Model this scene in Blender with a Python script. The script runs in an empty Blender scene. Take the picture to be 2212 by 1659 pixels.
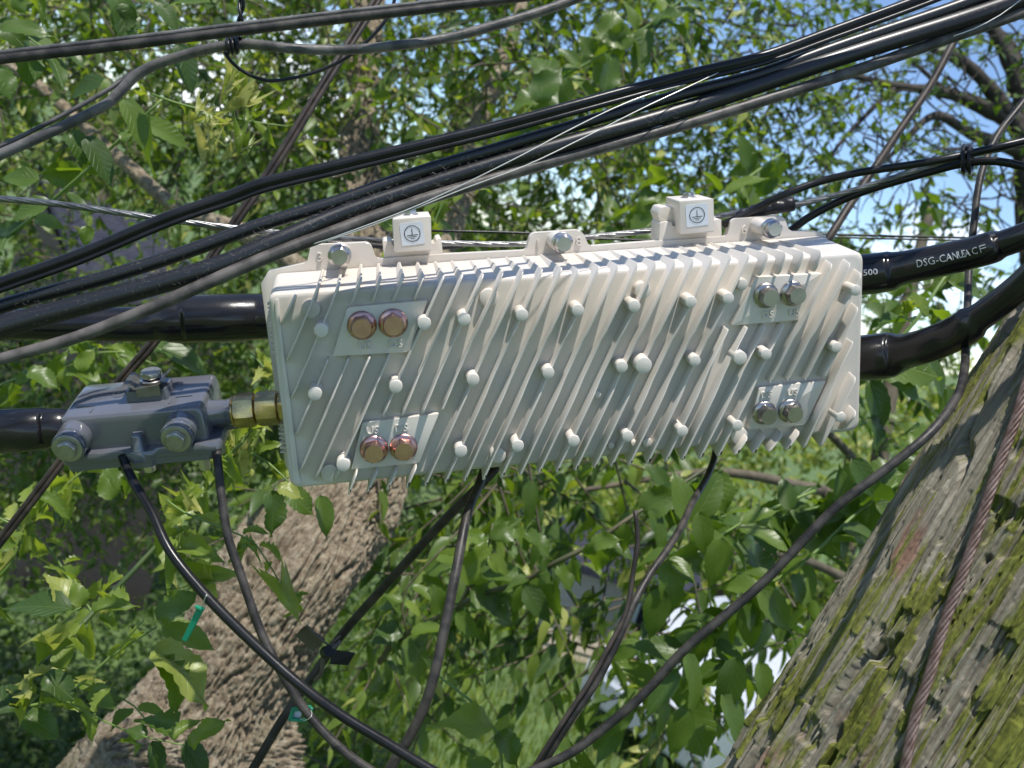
import bpy, bmesh, math, random
import numpy as np
from mathutils import Vector, Matrix

random.seed(7); rng = np.random.default_rng(11)
SC = bpy.context.scene
COL = SC.collection

# ------------------------------------------------------------------ camera
CAM_H = 5.0
PITCH, ROLL = math.radians(8.0), math.radians(18.0)
FPX = 2300.0                      # focal length in units of a 2212 px wide picture
fwd = Vector((0, math.cos(PITCH), -math.sin(PITCH)))
up0 = Vector((0, math.sin(PITCH), math.cos(PITCH)))
rt0 = Vector((1, 0, 0))
UPC = (up0 * math.cos(ROLL) - rt0 * math.sin(ROLL)).normalized()
RTC = (rt0 * math.cos(ROLL) + up0 * math.sin(ROLL)).normalized()
FWC = fwd
CAMP = Vector((0, 0, CAM_H))
cd = bpy.data.cameras.new('camera')
cam = bpy.data.objects.new('camera', cd); COL.objects.link(cam)
cam.matrix_world = Matrix((
    (RTC.x, UPC.x, -FWC.x, CAMP.x), (RTC.y, UPC.y, -FWC.y, CAMP.y), (RTC.z, UPC.z, -FWC.z, CAMP.z), (0, 0, 0, 1)))
cd.sensor_width = 36; cd.lens = FPX / 2212 * 36
cd.clip_start = 0.02; cd.clip_end = 2000
cd.dof.use_dof = True; cd.dof.focus_distance = 0.95; cd.dof.aperture_fstop = 10.5
SC.camera = cam
# ------------------------------------------------------------------ light
S_CAM = (0.27, 0.89, -0.40)       # towards the sun, in camera axes (right, up, forward)
sdir = (RTC * S_CAM[0] + UPC * S_CAM[1] + FWC * S_CAM[2]).normalized()
elev = math.asin(sdir.z); azim = math.atan2(sdir.x, sdir.y)
w = bpy.data.worlds.new('World'); SC.world = w; w.use_nodes = True
nt = w.node_tree; nt.nodes.clear()
N = nt.nodes.new; LK = nt.links.new
wo = N('ShaderNodeOutputWorld'); bg = N('ShaderNodeBackground'); sky = N('ShaderNodeTexSky')
sky.sky_type = 'NISHITA'; sky.sun_disc = False; sky.sun_elevation = elev; sky.sun_rotation = azim
sky.air_density = 0.75; sky.dust_density = 0.05; sky.ozone_density = 4.0
tc = N('ShaderNodeTexCoord'); cn = N('ShaderNodeTexNoise'); cn.inputs['Scale'].default_value = 3.0
cn.inputs['Detail'].default_value = 7; cn.inputs['Roughness'].default_value = .55
mp = N('ShaderNodeMapping'); mp.inputs['Scale'].default_value = (1, 1, 2.2); mp.inputs['Location'].default_value = (.3, .15, .4)
cr = N('ShaderNodeValToRGB'); cr.color_ramp.elements[0].position = .58; cr.color_ramp.elements[1].position = .70
mx = N('ShaderNodeMix'); mx.data_type = 'RGBA'
LK(tc.outputs['Generated'], mp.inputs[0]); LK(mp.outputs[0], cn.inputs['Vector']); LK(cn.outputs['Fac'], cr.inputs[0])
LK(cr.outputs[0], mx.inputs['Factor']); LK(sky.outputs[0], mx.inputs['A']); mx.inputs['B'].default_value = (12, 12.4, 13, 1)
LK(mx.outputs['Result'], bg.inputs['Color']); bg.inputs['Strength'].default_value = 0.14; LK(bg.outputs[0], wo.inputs['Surface'])
sl = bpy.data.lights.new('sun', 'SUN'); sl.energy = 4.2; sl.angle = math.radians(.6); sl.color = (1.0, .965, .90)
sun = bpy.data.objects.new('sun', sl); COL.objects.link(sun)
sun.rotation_euler = (-sdir).to_track_quat('-Z', 'Y').to_euler(); sun.location = (0, 0, 30)
SC.view_settings.view_transform = 'Standard'; SC.view_settings.look = 'None'
SC.view_settings.exposure = 0.54; SC.view_settings.gamma = 1; SC.view_settings.use_curve_mapping = False
SC.cycles.use_denoising = True
SC.cycles.max_bounces = 7; SC.cycles.transparent_max_bounces = 4; SC.cycles.caustics_reflective = False

# ------------------------------------------------------------------ helpers
def ray(x, y): return Vector(((x - 1106) / FPX, (829.5 - y) / FPX, 1.0))
def c2w(v): return CAMP + RTC * v[0] + UPC * v[1] + FWC * v[2]
def P(x, y, d): return c2w(ray(x, y) * d)

def tag(o, label=None, cat=None, group=None, kind=None):
    if label: o['label'] = label
    if cat: o['category'] = cat
    if group: o['group'] = group
    if kind: o['kind'] = kind
    return o
def link(o, parent=None):
    COL.objects.link(o)
    if parent is not None: o.parent = parent
    return o
def thing(name, label, cat, mat=None, group=None):
    o = bpy.data.objects.new(name, None); link(o); o.empty_display_size = .05
    if mat is not None: o.matrix_world = mat
    return tag(o, label, cat, group)
def obj(name, me, m=None, parent=None, smooth=None):
    if isinstance(me, bmesh.types.BMesh):
        bm = me; me = bpy.data.meshes.new(name); bm.to_mesh(me); bm.free()
    o = bpy.data.objects.new(name, me)
    if m is not None and not me.materials: me.materials.append(m)
    if smooth is not None:
        me.polygons.foreach_set('use_smooth', [smooth] * len(me.polygons))
    return link(o, parent)
def mesh_np(name, V, F, attrs=None, smooth=True):
    """V (n,3), F list of (m,k) int arrays"""
    me = bpy.data.meshes.new(name)
    V = np.ascontiguousarray(V, dtype=np.float32)
    me.vertices.add(len(V)); me.vertices.foreach_set('co', V.ravel())
    nl = sum(f.size for f in F); npoly = sum(len(f) for f in F)
    me.loops.add(nl); me.loops.foreach_set('vertex_index', np.concatenate([f.ravel() for f in F]).astype(np.int32))
    tot = np.concatenate([np.full(len(f), f.shape[1]) for f in F]); st = np.concatenate(([0], np.cumsum(tot)[:-1]))
    me.polygons.add(npoly); me.polygons.foreach_set('loop_start', st.astype(np.int32))
    me.polygons.foreach_set('use_smooth', np.full(npoly, smooth))
    for k, (ty, a) in (attrs or {}).items():
        at = me.attributes.new(k, ty, 'POINT')
        at.data.foreach_set('vector' if ty == 'FLOAT_VECTOR' else 'value', np.ascontiguousarray(a, dtype=np.float32).ravel())
    me.update(calc_edges=True); me.validate()
    return me

def catmull(pts, step=.012, maxn=400):
    pts = [Vector(p) for p in pts]
    if len(pts) == 2:
        n = max(2, min(maxn, int((pts[1] - pts[0]).length / step)))
        return [pts[0].lerp(pts[1], i / n) for i in range(n + 1)]
    out = []
    P_ = [pts[0] * 2 - pts[1]] + pts + [pts[-1] * 2 - pts[-2]]
    for i in range(1, len(P_) - 2):
        p0, p1, p2, p3 = P_[i - 1:i + 3]
        def kn(a, b): return max(1e-6, (b - a).length) ** .5
        t0 = 0; t1 = t0 + kn(p0, p1); t2 = t1 + kn(p1, p2); t3 = t2 + kn(p2, p3)
        n = max(2, min(60, int((p2 - p1).length / step)))
        for k in range(n):
            t = t1 + (t2 - t1) * k / n
            A1 = p0 * ((t1 - t) / (t1 - t0)) + p1 * ((t - t0) / (t1 - t0))
            A2 = p1 * ((t2 - t) / (t2 - t1)) + p2 * ((t - t1) / (t2 - t1))
            A3 = p2 * ((t3 - t) / (t3 - t2)) + p3 * ((t - t2) / (t3 - t2))
            B1 = A1 * ((t2 - t) / (t2 - t0)) + A2 * ((t - t0) / (t2 - t0))
            B2 = A2 * ((t3 - t) / (t3 - t1)) + A3 * ((t - t1) / (t3 - t1))
            out.append(B1 * ((t2 - t) / (t2 - t1)) + B2 * ((t - t1) / (t2 - t1)))
    out.append(pts[-1]); return out
def frames(pts):
    T = [(pts[min(i + 1, len(pts) - 1)] - pts[max(i - 1, 0)]).normalized() for i in range(len(pts))]
    n = T[0].orthogonal().normalized(); Ns = []
    # start normal towards camera for repeatable sides
    v = (CAMP - pts[0]); v = v - T[0] * v.dot(T[0])
    if v.length > 1e-4: n = v.normalized()
    for t in T:
        n = (n - t * n.dot(t)).normalized(); Ns.append(n.copy())
    return T, Ns
def tube_np(pts, r, nseg=12, cap=True):
    """returns V,F; r scalar or list"""
    T, Nn = frames(pts); n = len(pts)
    if not hasattr(r, '__len__'): r = [r] * n
    V = np.zeros((n, nseg, 3)); ang = np.arange(nseg) / nseg * 2 * math.pi
    for i in range(n):
        B = T[i].cross(Nn[i])
        V[i] = np.array(pts[i])[None] + r[i] * (np.cos(ang)[:, None] * np.array(Nn[i])[None] + np.sin(ang)[:, None] * np.array(B)[None])
    idx = np.arange(n * nseg).reshape(n, nseg); nx = np.roll(idx, -1, 1)
    F = np.stack([idx[:-1], nx[:-1], nx[1:], idx[1:]], -1).reshape(-1, 4)
    Fs = [F]
    if cap: Fs += [idx[0][::-1][None], idx[-1][None]]
    return V.reshape(-1, 3), Fs
def rs(r, n0, pts):
    """resample list of radii given at n0 control points over the spline by arclength-ish index"""
    n = len(pts)
    return list(np.interp(np.linspace(0, n0 - 1, n), np.arange(n0), r))
def join_np(name, parts, attrs=None, smooth=True):
    V = []; FF = {}; off = 0
    for v, Fs in parts:
        V.append(v)
        for f in Fs: FF.setdefault(f.shape[1], []).append(f + off)
        off += len(v)
    return mesh_np(name, np.concatenate(V), [np.concatenate(f) for f in FF.values()], attrs, smooth)

# ---- numpy noise
_perm = np.random.default_rng(5).random((64, 64, 64)).astype(np.float32)
def vnoise(x, y, z):
    xi = np.floor(x).astype(int); yi = np.floor(y).astype(int); zi = np.floor(z).astype(int)
    fx, fy, fz = x - xi, y - yi, z - zi
    fx, fy, fz = [f * f * (3 - 2 * f) for f in (fx, fy, fz)]
    g = lambda a, b, c: _perm[(xi + a) & 63, (yi + b) & 63, (zi + c) & 63]
    l = lambda a, b, t: a + (b - a) * t
    return l(l(l(g(0, 0, 0), g(1, 0, 0), fx), l(g(0, 1, 0), g(1, 1, 0), fx), fy),
             l(l(g(0, 0, 1), g(1, 0, 1), fx), l(g(0, 1, 1), g(1, 1, 1), fx), fy), fz)
def fbm(x, y, z, o=4, rgh=.5):
    s = 0; a = 1; t = 0
    for k in range(o):
        s = s + a * vnoise(x * 2 ** k + 17 * k, y * 2 ** k + 5 * k, z * 2 ** k + 31 * k); t += a; a *= rgh
    return s / t

# ------------------------------------------------------------------ materials
def mat(name):
    m = bpy.data.materials.new(name); m.use_nodes = True
    t = m.node_tree; b = t.nodes['Principled BSDF']; return m, t, b
def nd(t, ty, **kw):
    n = t.nodes.new(ty)
    for k, v in kw.items():
        if k in n.inputs.keys(): n.inputs[k].default_value = v
        else: setattr(n, k, v)
    return n
def noise_mix(t, b, c1, c2, scale, lo=.4, hi=.6, detail=5, vec=None, rough=None, bump=None, bscale=None, bdist=.001):
    tcn = nd(t, 'ShaderNodeTexCoord'); src = vec or tcn.outputs['Object']
    n1 = nd(t, 'ShaderNodeTexNoise', Scale=scale, Detail=detail); t.links.new(src, n1.inputs['Vector'])
    r = nd(t, 'ShaderNodeValToRGB'); r.color_ramp.elements[0].position = lo; r.color_ramp.elements[1].position = hi
    r.color_ramp.elements[0].color = (*c1, 1); r.color_ramp.elements[1].color = (*c2, 1)
    t.links.new(n1.outputs['Fac'], r.inputs[0]); t.links.new(r.outputs[0], b.inputs['Base Color'])
    if rough:
        mr = nd(t, 'ShaderNodeMapRange'); mr.inputs[3].default_value, mr.inputs[4].default_value = rough
        t.links.new(n1.outputs['Fac'], mr.inputs[0]); t.links.new(mr.outputs[0], b.inputs['Roughness'])
    if bump:
        n2 = nd(t, 'ShaderNodeTexNoise', Scale=bscale or scale * 4, Detail=6); t.links.new(src, n2.inputs['Vector'])
        bp = nd(t, 'ShaderNodeBump', Strength=bump, Distance=bdist); t.links.new(n2.outputs['Fac'], bp.inputs['Height'])
        t.links.new(bp.outputs[0], b.inputs['Normal'])
    return src
def simple(name, c, rough=.5, metal=0, c2=None, scale=20, bump=None, bscale=None, bdist=.001, rr=None, coat=0, lo=.4, hi=.6):
    m, t, b = mat(name); b.inputs['Base Color'].default_value = (*c, 1); b.inputs['Roughness'].default_value = rough
    b.inputs['Metallic'].default_value = metal; b.inputs['Coat Weight'].default_value = coat; b.inputs['Coat Roughness'].default_value = .08
    if max(c) < .06 and metal == 0: b.inputs['Specular IOR Level'].default_value = .3
    noise_mix(t, b, c, c2 or tuple(x * .85 for x in c), scale, rough=rr or (rough * .8, min(1, rough * 1.25)), bump=bump, bscale=bscale, bdist=bdist, lo=lo, hi=hi)
    return m
M = {}
M['cream'] = simple('cream_powder_coat', (.60, .548, .487), .36, c2=(.63, .578, .517), scale=9, bump=.12, bscale=260, bdist=.0004, coat=.12, rr=(.30, .42))
M['chip'] = simple('bare_chip', (.03, .028, .025), .7)
M['grey'] = simple('blue_grey_enamel', (.095, .098, .112), .15, c2=(.105, .108, .124), scale=12, bump=.1, bscale=120, bdist=.0004, coat=.7, rr=(.12, .25))
M['steel'] = simple('zinc_steel', (.42, .41, .39), .3, 1, c2=(.55, .54, .52), scale=60, bump=.1, bscale=400)
M['dull'] = simple('dull_zinc', (.30, .29, .25), .42, .85, c2=(.38, .37, .33), scale=90, bump=.15, bscale=300)
M['shiny'] = simple('polished_stainless', (.55, .52, .50), .30, 1, c2=(.45, .42, .40), scale=40)
M['pale_jacket'] = simple('pale_weathered_jacket', (.045, .040, .036), .42, c2=(.11, .098, .088), scale=50, bump=.3, bscale=220, bdist=.0008)
M['stem_mid'] = simple('brown_green_stem', (.055, .06, .022), .6, c2=(.10, .085, .045), scale=25)
M['orange_reflect'] = simple('steel_tinted_orange_reflection', (.60, .37, .32), .28, 1, c2=(.48, .28, .24), scale=50)  # left port plugs: reflection of an orange vest put into the metal colour
M['nickel'] = simple('nickel_plug', (.40, .375, .35), .30, 1, c2=(.30, .28, .26), scale=50)
M['brass'] = simple('brass', (.50, .38, .17), .26, 1, c2=(.36, .27, .13), scale=70, bump=.08, bscale=500)
M['rubber'] = simple('black_heat_shrink', (.008, .008, .009), .24, c2=(.013, .0125, .013), scale=30, bump=.25, bscale=55, bdist=.002, coat=.3)
M['cable'] = simple('black_cable_jacket', (.007, .007, .008), .30, c2=(.012, .0115, .012), scale=45, bump=.2, bscale=180, bdist=.0006)
M['dusty'] = simple('dusty_cable_jacket', (.018, .016, .0145), .45, c2=(.050, .044, .038), scale=70, bump=.35, bscale=260, bdist=.0008)
M['brownc'] = simple('weathered_brown_jacket', (.022, .017, .014), .5, c2=(.050, .038, .031), scale=60, bump=.3, bscale=200, bdist=.0008)
M['weath'] = simple('weathered_grey_jacket', (.055, .052, .051), .45, c2=(.12, .112, .105), scale=55, bump=.5, bscale=240, bdist=.001)
M['strand'] = simple('galvanised_strand', (.13, .13, .13), .32, .8, c2=(.24, .24, .235), scale=80, bump=.2, bscale=300)
M['strand_dark'] = simple('tarnished_strand', (.085, .085, .09), .45, .7, c2=(.15, .15, .15), scale=80)
M['lash'] = simple('lashing_wire', (.62, .60, .55), .35, .6)
M['rust'] = simple('rusty_ground_wire', (.10, .060, .048), .6, .35, c2=(.17, .12, .105), scale=120, bump=.4, bscale=400)
M['sticker'] = simple('sticker_paper', (.60, .635, .68), .35, c2=(.62, .655, .70))
M['ink'] = simple('black_ink', (.012, .012, .014), .4)
M['white_ink'] = simple('white_print', (.55, .55, .55), .5)
M['green_tag'] = simple('green_plastic_tag', (.005, .19, .10), .35, c2=(.006, .22, .12))
M['tag_brown'] = simple('brown_metal_tag', (.085, .07, .058), .5, .4, c2=(.12, .10, .085))
M['tape'] = simple('black_tape', (.014, .014, .017), .35, c2=(.022, .022, .026), scale=40, bump=.7, bscale=60, bdist=.004)
# scuffed coax: dark jacket with pale hair-like scratches
def scuffed():
    m, t, b = mat('scuffed_coax_jacket')
    tcn = nd(t, 'ShaderNodeTexCoord'); fac = None
    vs = []
    for k, (sc, rot) in enumerate((((60, 900, 900), (.2, .5, .1)), ((900, 70, 900), (.9, .3, .7)), ((800, 800, 60), (.4, 1.2, .3)))):
        mp_ = nd(t, 'ShaderNodeMapping', Scale=sc, Rotation=rot); t.links.new(tcn.outputs['Object'], mp_.inputs[0])
        n_ = nd(t, 'ShaderNodeTexNoise', Scale=1.0, Detail=2, Distortion=.6); t.links.new(mp_.outputs[0], n_.inputs['Vector'])
        r_ = nd(t, 'ShaderNodeMapRange'); r_.inputs[1].default_value = .70; r_.inputs[2].default_value = .80
        t.links.new(n_.outputs['Fac'], r_.inputs[0]); vs.append(r_.outputs[0])
    a = nd(t, 'ShaderNodeMath', operation='MAXIMUM'); t.links.new(vs[0], a.inputs[0]); t.links.new(vs[1], a.inputs[1])
    c = nd(t, 'ShaderNodeMath', operation='MAXIMUM'); t.links.new(a.outputs[0], c.inputs[0]); t.links.new(vs[2], c.inputs[1])
    big = nd(t, 'ShaderNodeTexNoise', Scale=14, Detail=3); t.links.new(tcn.outputs['Object'], big.inputs['Vector'])
    br = nd(t, 'ShaderNodeMapRange'); br.inputs[1].default_value = .42; br.inputs[2].default_value = .62; t.links.new(big.outputs['Fac'], br.inputs[0])
    f = nd(t, 'ShaderNodeMath', operation='MULTIPLY'); t.links.new(c.outputs[0], f.inputs[0]); t.links.new(br.outputs[0], f.inputs[1])
    mxx = nd(t, 'ShaderNodeMix', data_type='RGBA'); mxx.inputs['A'].default_value = (.011, .011, .012, 1); mxx.inputs['B'].default_value = (.22, .21, .20, 1)
    t.links.new(f.outputs[0], mxx.inputs['Factor']); t.links.new(mxx.outputs['Result'], b.inputs['Base Color'])
    b.inputs['Roughness'].default_value = .36
    bp = nd(t, 'ShaderNodeBump', Strength=.35, Distance=.0008); t.links.new(f.outputs[0], bp.inputs['Height']); t.links.new(bp.outputs[0], b.inputs['Normal'])
    return m
M['scuffed'] = scuffed()
# ================================================================== amplifier housing
def plane_frame(n, u, O):
    n = Vector(n).normalized(); u = Vector(u); u = (u - n * u.dot(n)).normalized()
    v = -n.cross(u).normalized()         # points up in the picture
    return n, u, v, O
AN, AU, AV, AO = plane_frame((.131, -.265, -1), (.990, .085, .1145), ray(1230, 790) * .95)
def frame_world(n, u, v, O):
    W = lambda q: RTC * q[0] + UPC * q[1] + FWC * q[2]
    uu, vv, nn, oo = W(u), W(v), W(n), c2w(O)
    return Matrix(((uu.x, vv.x, nn.x, oo.x), (uu.y, vv.y, nn.y, oo.y), (uu.z, vv.z, nn.z, oo.z), (0, 0, 0, 1)))
AMP_M = frame_world(AN, AU, AV, AO)
def L(x, y, h=0.0):
    r = ray(x, y); t = (AO.dot(AN) + h) / r.dot(AN); X = r * t - AO
    return (X.dot(AU), X.dot(AV))
def Lw(x, y, h): a, b = L(x, y, h); return AMP_M @ Vector((a, b, h))

amp = thing('amplifier_housing', 'large cream finned aluminium amplifier housing hanging from the steel strand', 'amplifier', AMP_M)

def prism(outline, h0, h1, bev=0, segs=2, bm=None):
    """outline list of (a,b) ccw; from h0 (back) to h1 (front)"""
    own = bm is None
    if own: bm = bmesh.new()
    area = sum(outline[i][0] * outline[(i + 1) % len(outline)][1] - outline[(i + 1) % len(outline)][0] * outline[i][1] for i in range(len(outline)))
    if area < 0: outline = outline[::-1]
    lo = [bm.verts.new((a, b, h0)) for a, b in outline]; hi = [bm.verts.new((a, b, h1)) for a, b in outline]
    bm.faces.new(lo[::-1]); top = bm.faces.new(hi); n = len(lo)
    for i in range(n): bm.faces.new((lo[i], lo[(i + 1) % n], hi[(i + 1) % n], hi[i]))
    if bev:
        bmesh.ops.bevel(bm, geom=list(top.edges), offset=bev, segments=segs, affect='EDGES', profile=.6, clamp_overlap=True)
    return bm
def rounded(poly, rads, seg=5):
    out = []; n = len(poly)
    if not hasattr(rads, '__len__'): rads = [rads] * n
    for i in range(n):
        p0, p, p1 = Vector(poly[i - 1]), Vector(poly[i]), Vector(poly[(i + 1) % n])
        d0 = (p0 - p); d1 = (p1 - p); r = min(rads[i], d0.length * .49, d1.length * .49)
        if r < 1e-5: out.append(tuple(p)); continue
        a = p + d0.normalized() * r; c = p + d1.normalized() * r
        for k in range(seg + 1):
            t = k / seg; q = a * (1 - t) ** 2 + p * 2 * t * (1 - t) + c * t * t; out.append((q.x, q.y))
    return out
def smooth_by_angle(o, ang=35):
    me = o.data
    me.polygons.foreach_set('use_smooth', [True] * len(me.polygons))
    bm = bmesh.new(); bm.from_mesh(me)
    for e in bm.edges: e.smooth = not (len(e.link_faces) == 2 and e.calc_face_angle(0) > math.radians(ang))
    bm.to_mesh(me); bm.free(); return o
def cyl(bm, c, r, h0, h1, n=24, bev=.0008, axis=None, r2=None, segs=2):
    """cylinder on +h axis at (a,b)"""
    r2 = r2 or r
    lo = [bm.verts.new((c[0] + r2 * math.cos(t), c[1] + r2 * math.sin(t), h0)) for t in [2 * math.pi * k / n for k in range(n)]]
    rings = [lo]
    prof = [(r, h1 - bev), (r - bev * .3, h1 - bev * .3), (r - bev, h1)] if bev else [(r, h1)]
    for rr_, hh in prof:
        rings.append([bm.verts.new((c[0] + rr_ * math.cos(t), c[1] + rr_ * math.sin(t), hh)) for t in [2 * math.pi * k / n for k in range(n)]])
    for A, B in zip(rings, rings[1:]):
        for k in range(n): bm.faces.new((A[k], A[(k + 1) % n], B[(k + 1) % n], B[k]))
    bm.faces.new(rings[-1]); bm.faces.new(lo[::-1])
def loft(levels, bm=None, captop=True, capbot=True):
    bm = bm or bmesh.new(); rings = [[bm.verts.new((a, b, h)) for a, b in ol] for ol, h in levels]
    n = len(rings[0])
    for A, B in zip(rings, rings[1:]):
        for k in range(n): bm.faces.new((A[k], A[(k + 1) % n], B[(k + 1) % n], B[k]))
    if captop: bm.faces.new(rings[-1])
    if capbot: bm.faces.new(rings[0][::-1])
    return bm
def ccw(p):
    return p if sum(p[i][0] * p[(i + 1) % len(p)][1] - p[(i + 1) % len(p)][0] * p[i][1] for i in range(len(p))) > 0 else p[::-1]
def inset(ol, d):
    xs = [p[0] for p in ol]; ys = [p[1] for p in ol]
    cx, cy = (min(xs) + max(xs)) / 2, (min(ys) + max(ys)) / 2; w_, h_ = (max(xs) - min(xs)), (max(ys) - min(ys))
    return [(cx + (x - cx) * (w_ - 2 * d) / w_, cy + (y - cy) * (h_ - 2 * d) / h_) for x, y in ol]

HF, HW = -.018, -.112
front = ccw(rounded([L(579, 635, HF), L(1867, 543, HF), L(1857, 931, HF), L(627, 1057, HF)], [.008, .010, .010, .012], 7))
wall = inset(front, -.003)
lv = [(wall, HW), (inset(front, -.0002), HF - .006), (front, HF - .0035), (inset(front, .0007), HF - .0015), (inset(front, .0022), HF - .0003), (inset(front, .0045), HF)]
smooth_by_angle(obj('lid_body', loft(lv), M['cream'], amp), 40)

# flange plate with the three bolt tabs
fl = [(617, 1006), (600, 880), (583, 753), (564, 612), (580, 585), (663, 568), (671, 533), (678, 529), (793, 523.5), (802, 530), (812, 559), (900, 552), (1136, 541), (1145, 509), (1154, 503),
      (1250, 496.5), (1260, 504), (1272, 532), (1400, 522), (1570, 510), (1578, 477), (1586, 472), (1688, 466), (1696, 475), (1704, 500), (1771, 501), (1786, 514), (1790, 533), (1800, 700), (1796, 905), (1500, 935), (900, 995), (630, 1025)]
fo = ccw([L(x, y, -.115) for x, y in fl])
smooth_by_angle(obj('flange', prism(rounded(fo, [.0028] * len(fo), 4), -.124, -.1135, bev=.0015), M['cream'], amp), 35)
base = inset(ccw(rounded([L(600, 600, -.125), L(1780, 515, -.125), L(1785, 900, -.125), L(640, 1010, -.125)], .012, 6)), .004)
smooth_by_angle(obj('base_body', loft([(inset(base, .004), -.215), (base, -.205), (base, -.124)]), M['cream'], amp), 40)

# raised strip down the left of the front
strip = ccw(rounded([L(592, 652, -.013), L(600, 645, -.013), L(606, 705, -.013), L(616, 789, -.013), L(627, 868, -.013), L(636, 949, -.013), L(646, 1030, -.013), L(651, 1048, -.013), L(634, 1048, -.013)], .002, 2))
smooth_by_angle(obj('edge_strip', prism(strip, -.03, -.0155, bev=.0018), M['cream'], amp), 40)

# cooling fins
TH = .00118
def fin(top, bot, tk, bk, hc=0.0):
    T = Vector(L(*top, hc)); B = Vector(L(*bot, hc)); D = (B - T); ln = D.length; D.normalize(); Nn = Vector((-D.y, D.x))
    ydip0, ydip1 = 722, 842
    def s_at(y):
        f = (y - top[1]) / (bot[1] - top[1]); return f * ln
    ol = []   # (s,h) going along the crest from top to bottom
    if tk == 'wrap': ol += [(.004, -.1125), (.0008, -.004), (.003, -.0008), (.0055, 0)]
    elif tk == 'step': ol += [(.0005, -.022), (.0012, -.0045), (.0035, -.0012), (.0060, -.0006)]
    else: ol += [(-.0015, -.022), (.0005, -.004), (.003, -.001), (.006, 0)]
    s0, s1 = s_at(ydip0), s_at(ydip1); dd = .0042
    if ln > .09 and top[1] < 700:
        if s0 > .02 and s0 < ln - .03: ol += [(s0 - .004, -.0003), (s0 + .004, -dd * .8)]
        if s1 < ln - .012: ol += [(s1 - .012, -dd), (s1 + .004, -.0008), (s1 + .018, 0)]
        else: ol[-1] = (min(s0 + .004, ln - .02), -dd * .8)
    elif 700 <= top[1] < 800 and s1 > .015:
        ol = [(.0005, -.022), (.001, -.0045), (.003, -.003), (s1 - .02 if s1 > .03 else .006, -dd), (s1 + .004, -.0008), (s1 + .015, 0)]
    e = ol[-1][1]
    if bk == 'wrap': ol += [(ln - .004, 0), (ln - .0008, -.0012), (ln + .0002, -.004), (ln - .015, -.1125)]
    elif bk == 'step': ol += [(ln - .004, e), (ln - .001, -.002 + e), (ln, -.005), (ln, -.022)]
    else: ol += [(ln - .014, -.0005), (ln - .003, -.006), (ln + .001, -.013), (ln + .001, -.022)]
    # make s increasing for the crest samples
    clean = [ol[0]]
    for q in ol[1:-1]:
        if q[0] > clean[-1][0] + .0004 or q[1] != clean[-1][1]: clean.append(q)
    clean.append(ol[-1]); ol = clean
    bm = bmesh.new(); n = len(ol); rows = []
    th0, th1 = TH * 1.25, TH * .72
    for (s, h) in ol:
        c = T + D * s; w_ = th1 + (th0 - th1) * min(1, max(0, -h / .03))
        rows.append((c, h, w_))
    # cross rings: follow the crest, with small shoulder
    def pt(c, h, off): q = c + Nn * off; return bm.verts.new((q.x, q.y, h))
    # direction inwards for shoulder: towards interior of outline polygon
    ctr_s = ln / 2; ctr = T + D * ctr_s
    Lr = []; Cl = []; Cr = []; Rr = []
    for i, (c, h, w_) in enumerate(rows):
        p0 = rows[max(0, i - 1)]; p1 = rows[min(n - 1, i + 1)]
        ds = (p1[0] - p0[0]).dot(D); dh = p1[1] - p0[1]; m_ = math.hypot(ds, dh) or 1
        ix, ih = dh / m_, -ds / m_            # inward normal in (s,h)
        if ih > 0 and abs(ih) > .5: ix, ih = -ix, -ih
        k = .0009
        Lr.append(pt(c + D * ix * k, h + ih * k, w_)); Cl.append(pt(c, h, w_ * .45)); Cr.append(pt(c, h, -w_ * .45)); Rr.append(pt(c + D * ix * k, h + ih * k, -w_))
    for i in range(n - 1):
        bm.faces.new((Lr[i], Lr[i + 1], Cl[i + 1], Cl[i])); bm.faces.new((Cl[i], Cl[i + 1], Cr[i + 1], Cr[i])); bm.faces.new((Cr[i], Cr[i + 1], Rr[i + 1], Rr[i]))
    bm.faces.new(Lr[::-1]); bm.faces.new(Rr); bm.faces.new((Lr[0], Cl[0], Cr[0], Rr[0])); bm.faces.new((Rr[-1], Cr[-1], Cl[-1], Lr[-1]))
    bmesh.ops.recalc_face_normals(bm, faces=bm.faces)
    bmesh.ops.triangulate(bm, faces=[f for f in bm.faces if len(f.verts) > 4])
    o = obj('cooling_fin', bm, M['cream'], amp); smooth_by_angle(o, 50)
    return T, D, ln
FINS = [(((1132.5, 584), (918.6, 1053)), 'wrap', 'wrap')]
for t_, b_ in (((1174, 581), (962, 1047)), ((1216, 578), (1003, 1043)), ((1253, 582), (1044, 1039.6)), ((1297, 574), (1083.6, 1035)), ((1339, 572), (1124, 1030)), ((1381.5, 567), (1163.8, 1026)),
               ((1421, 566), (1203, 1023)), ((1463, 562), (1243, 1019)), ((1502.5, 559), (1284.6, 1014)), ((1543, 556), (1321, 1011)), ((1583.7, 551), (1359.6, 1008)), ((1623, 549), (1399, 1004))):
    FINS.append(((t_, b_), 'wrap', 'wrap'))
for a_ in (((1663, 547), (1642, 598)), ((1701, 544.7), (1683, 595)), ((1740, 542.6), (1721, 591.6)), ((1777.5, 540.6), (1761, 588.5)), ((961, 595), (826, 905)), ((1001, 593), (867.5, 903)),
           ((1046, 592), (911, 899)), ((1088.8, 586.5), (953, 893)), ((917.6, 595), (894.6, 651)), ((874, 595), (847, 655)), ((824, 600), (803, 657)), ((782, 602), (757, 661))): FINS.append((a_, 'wrap', 'step'))
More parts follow.
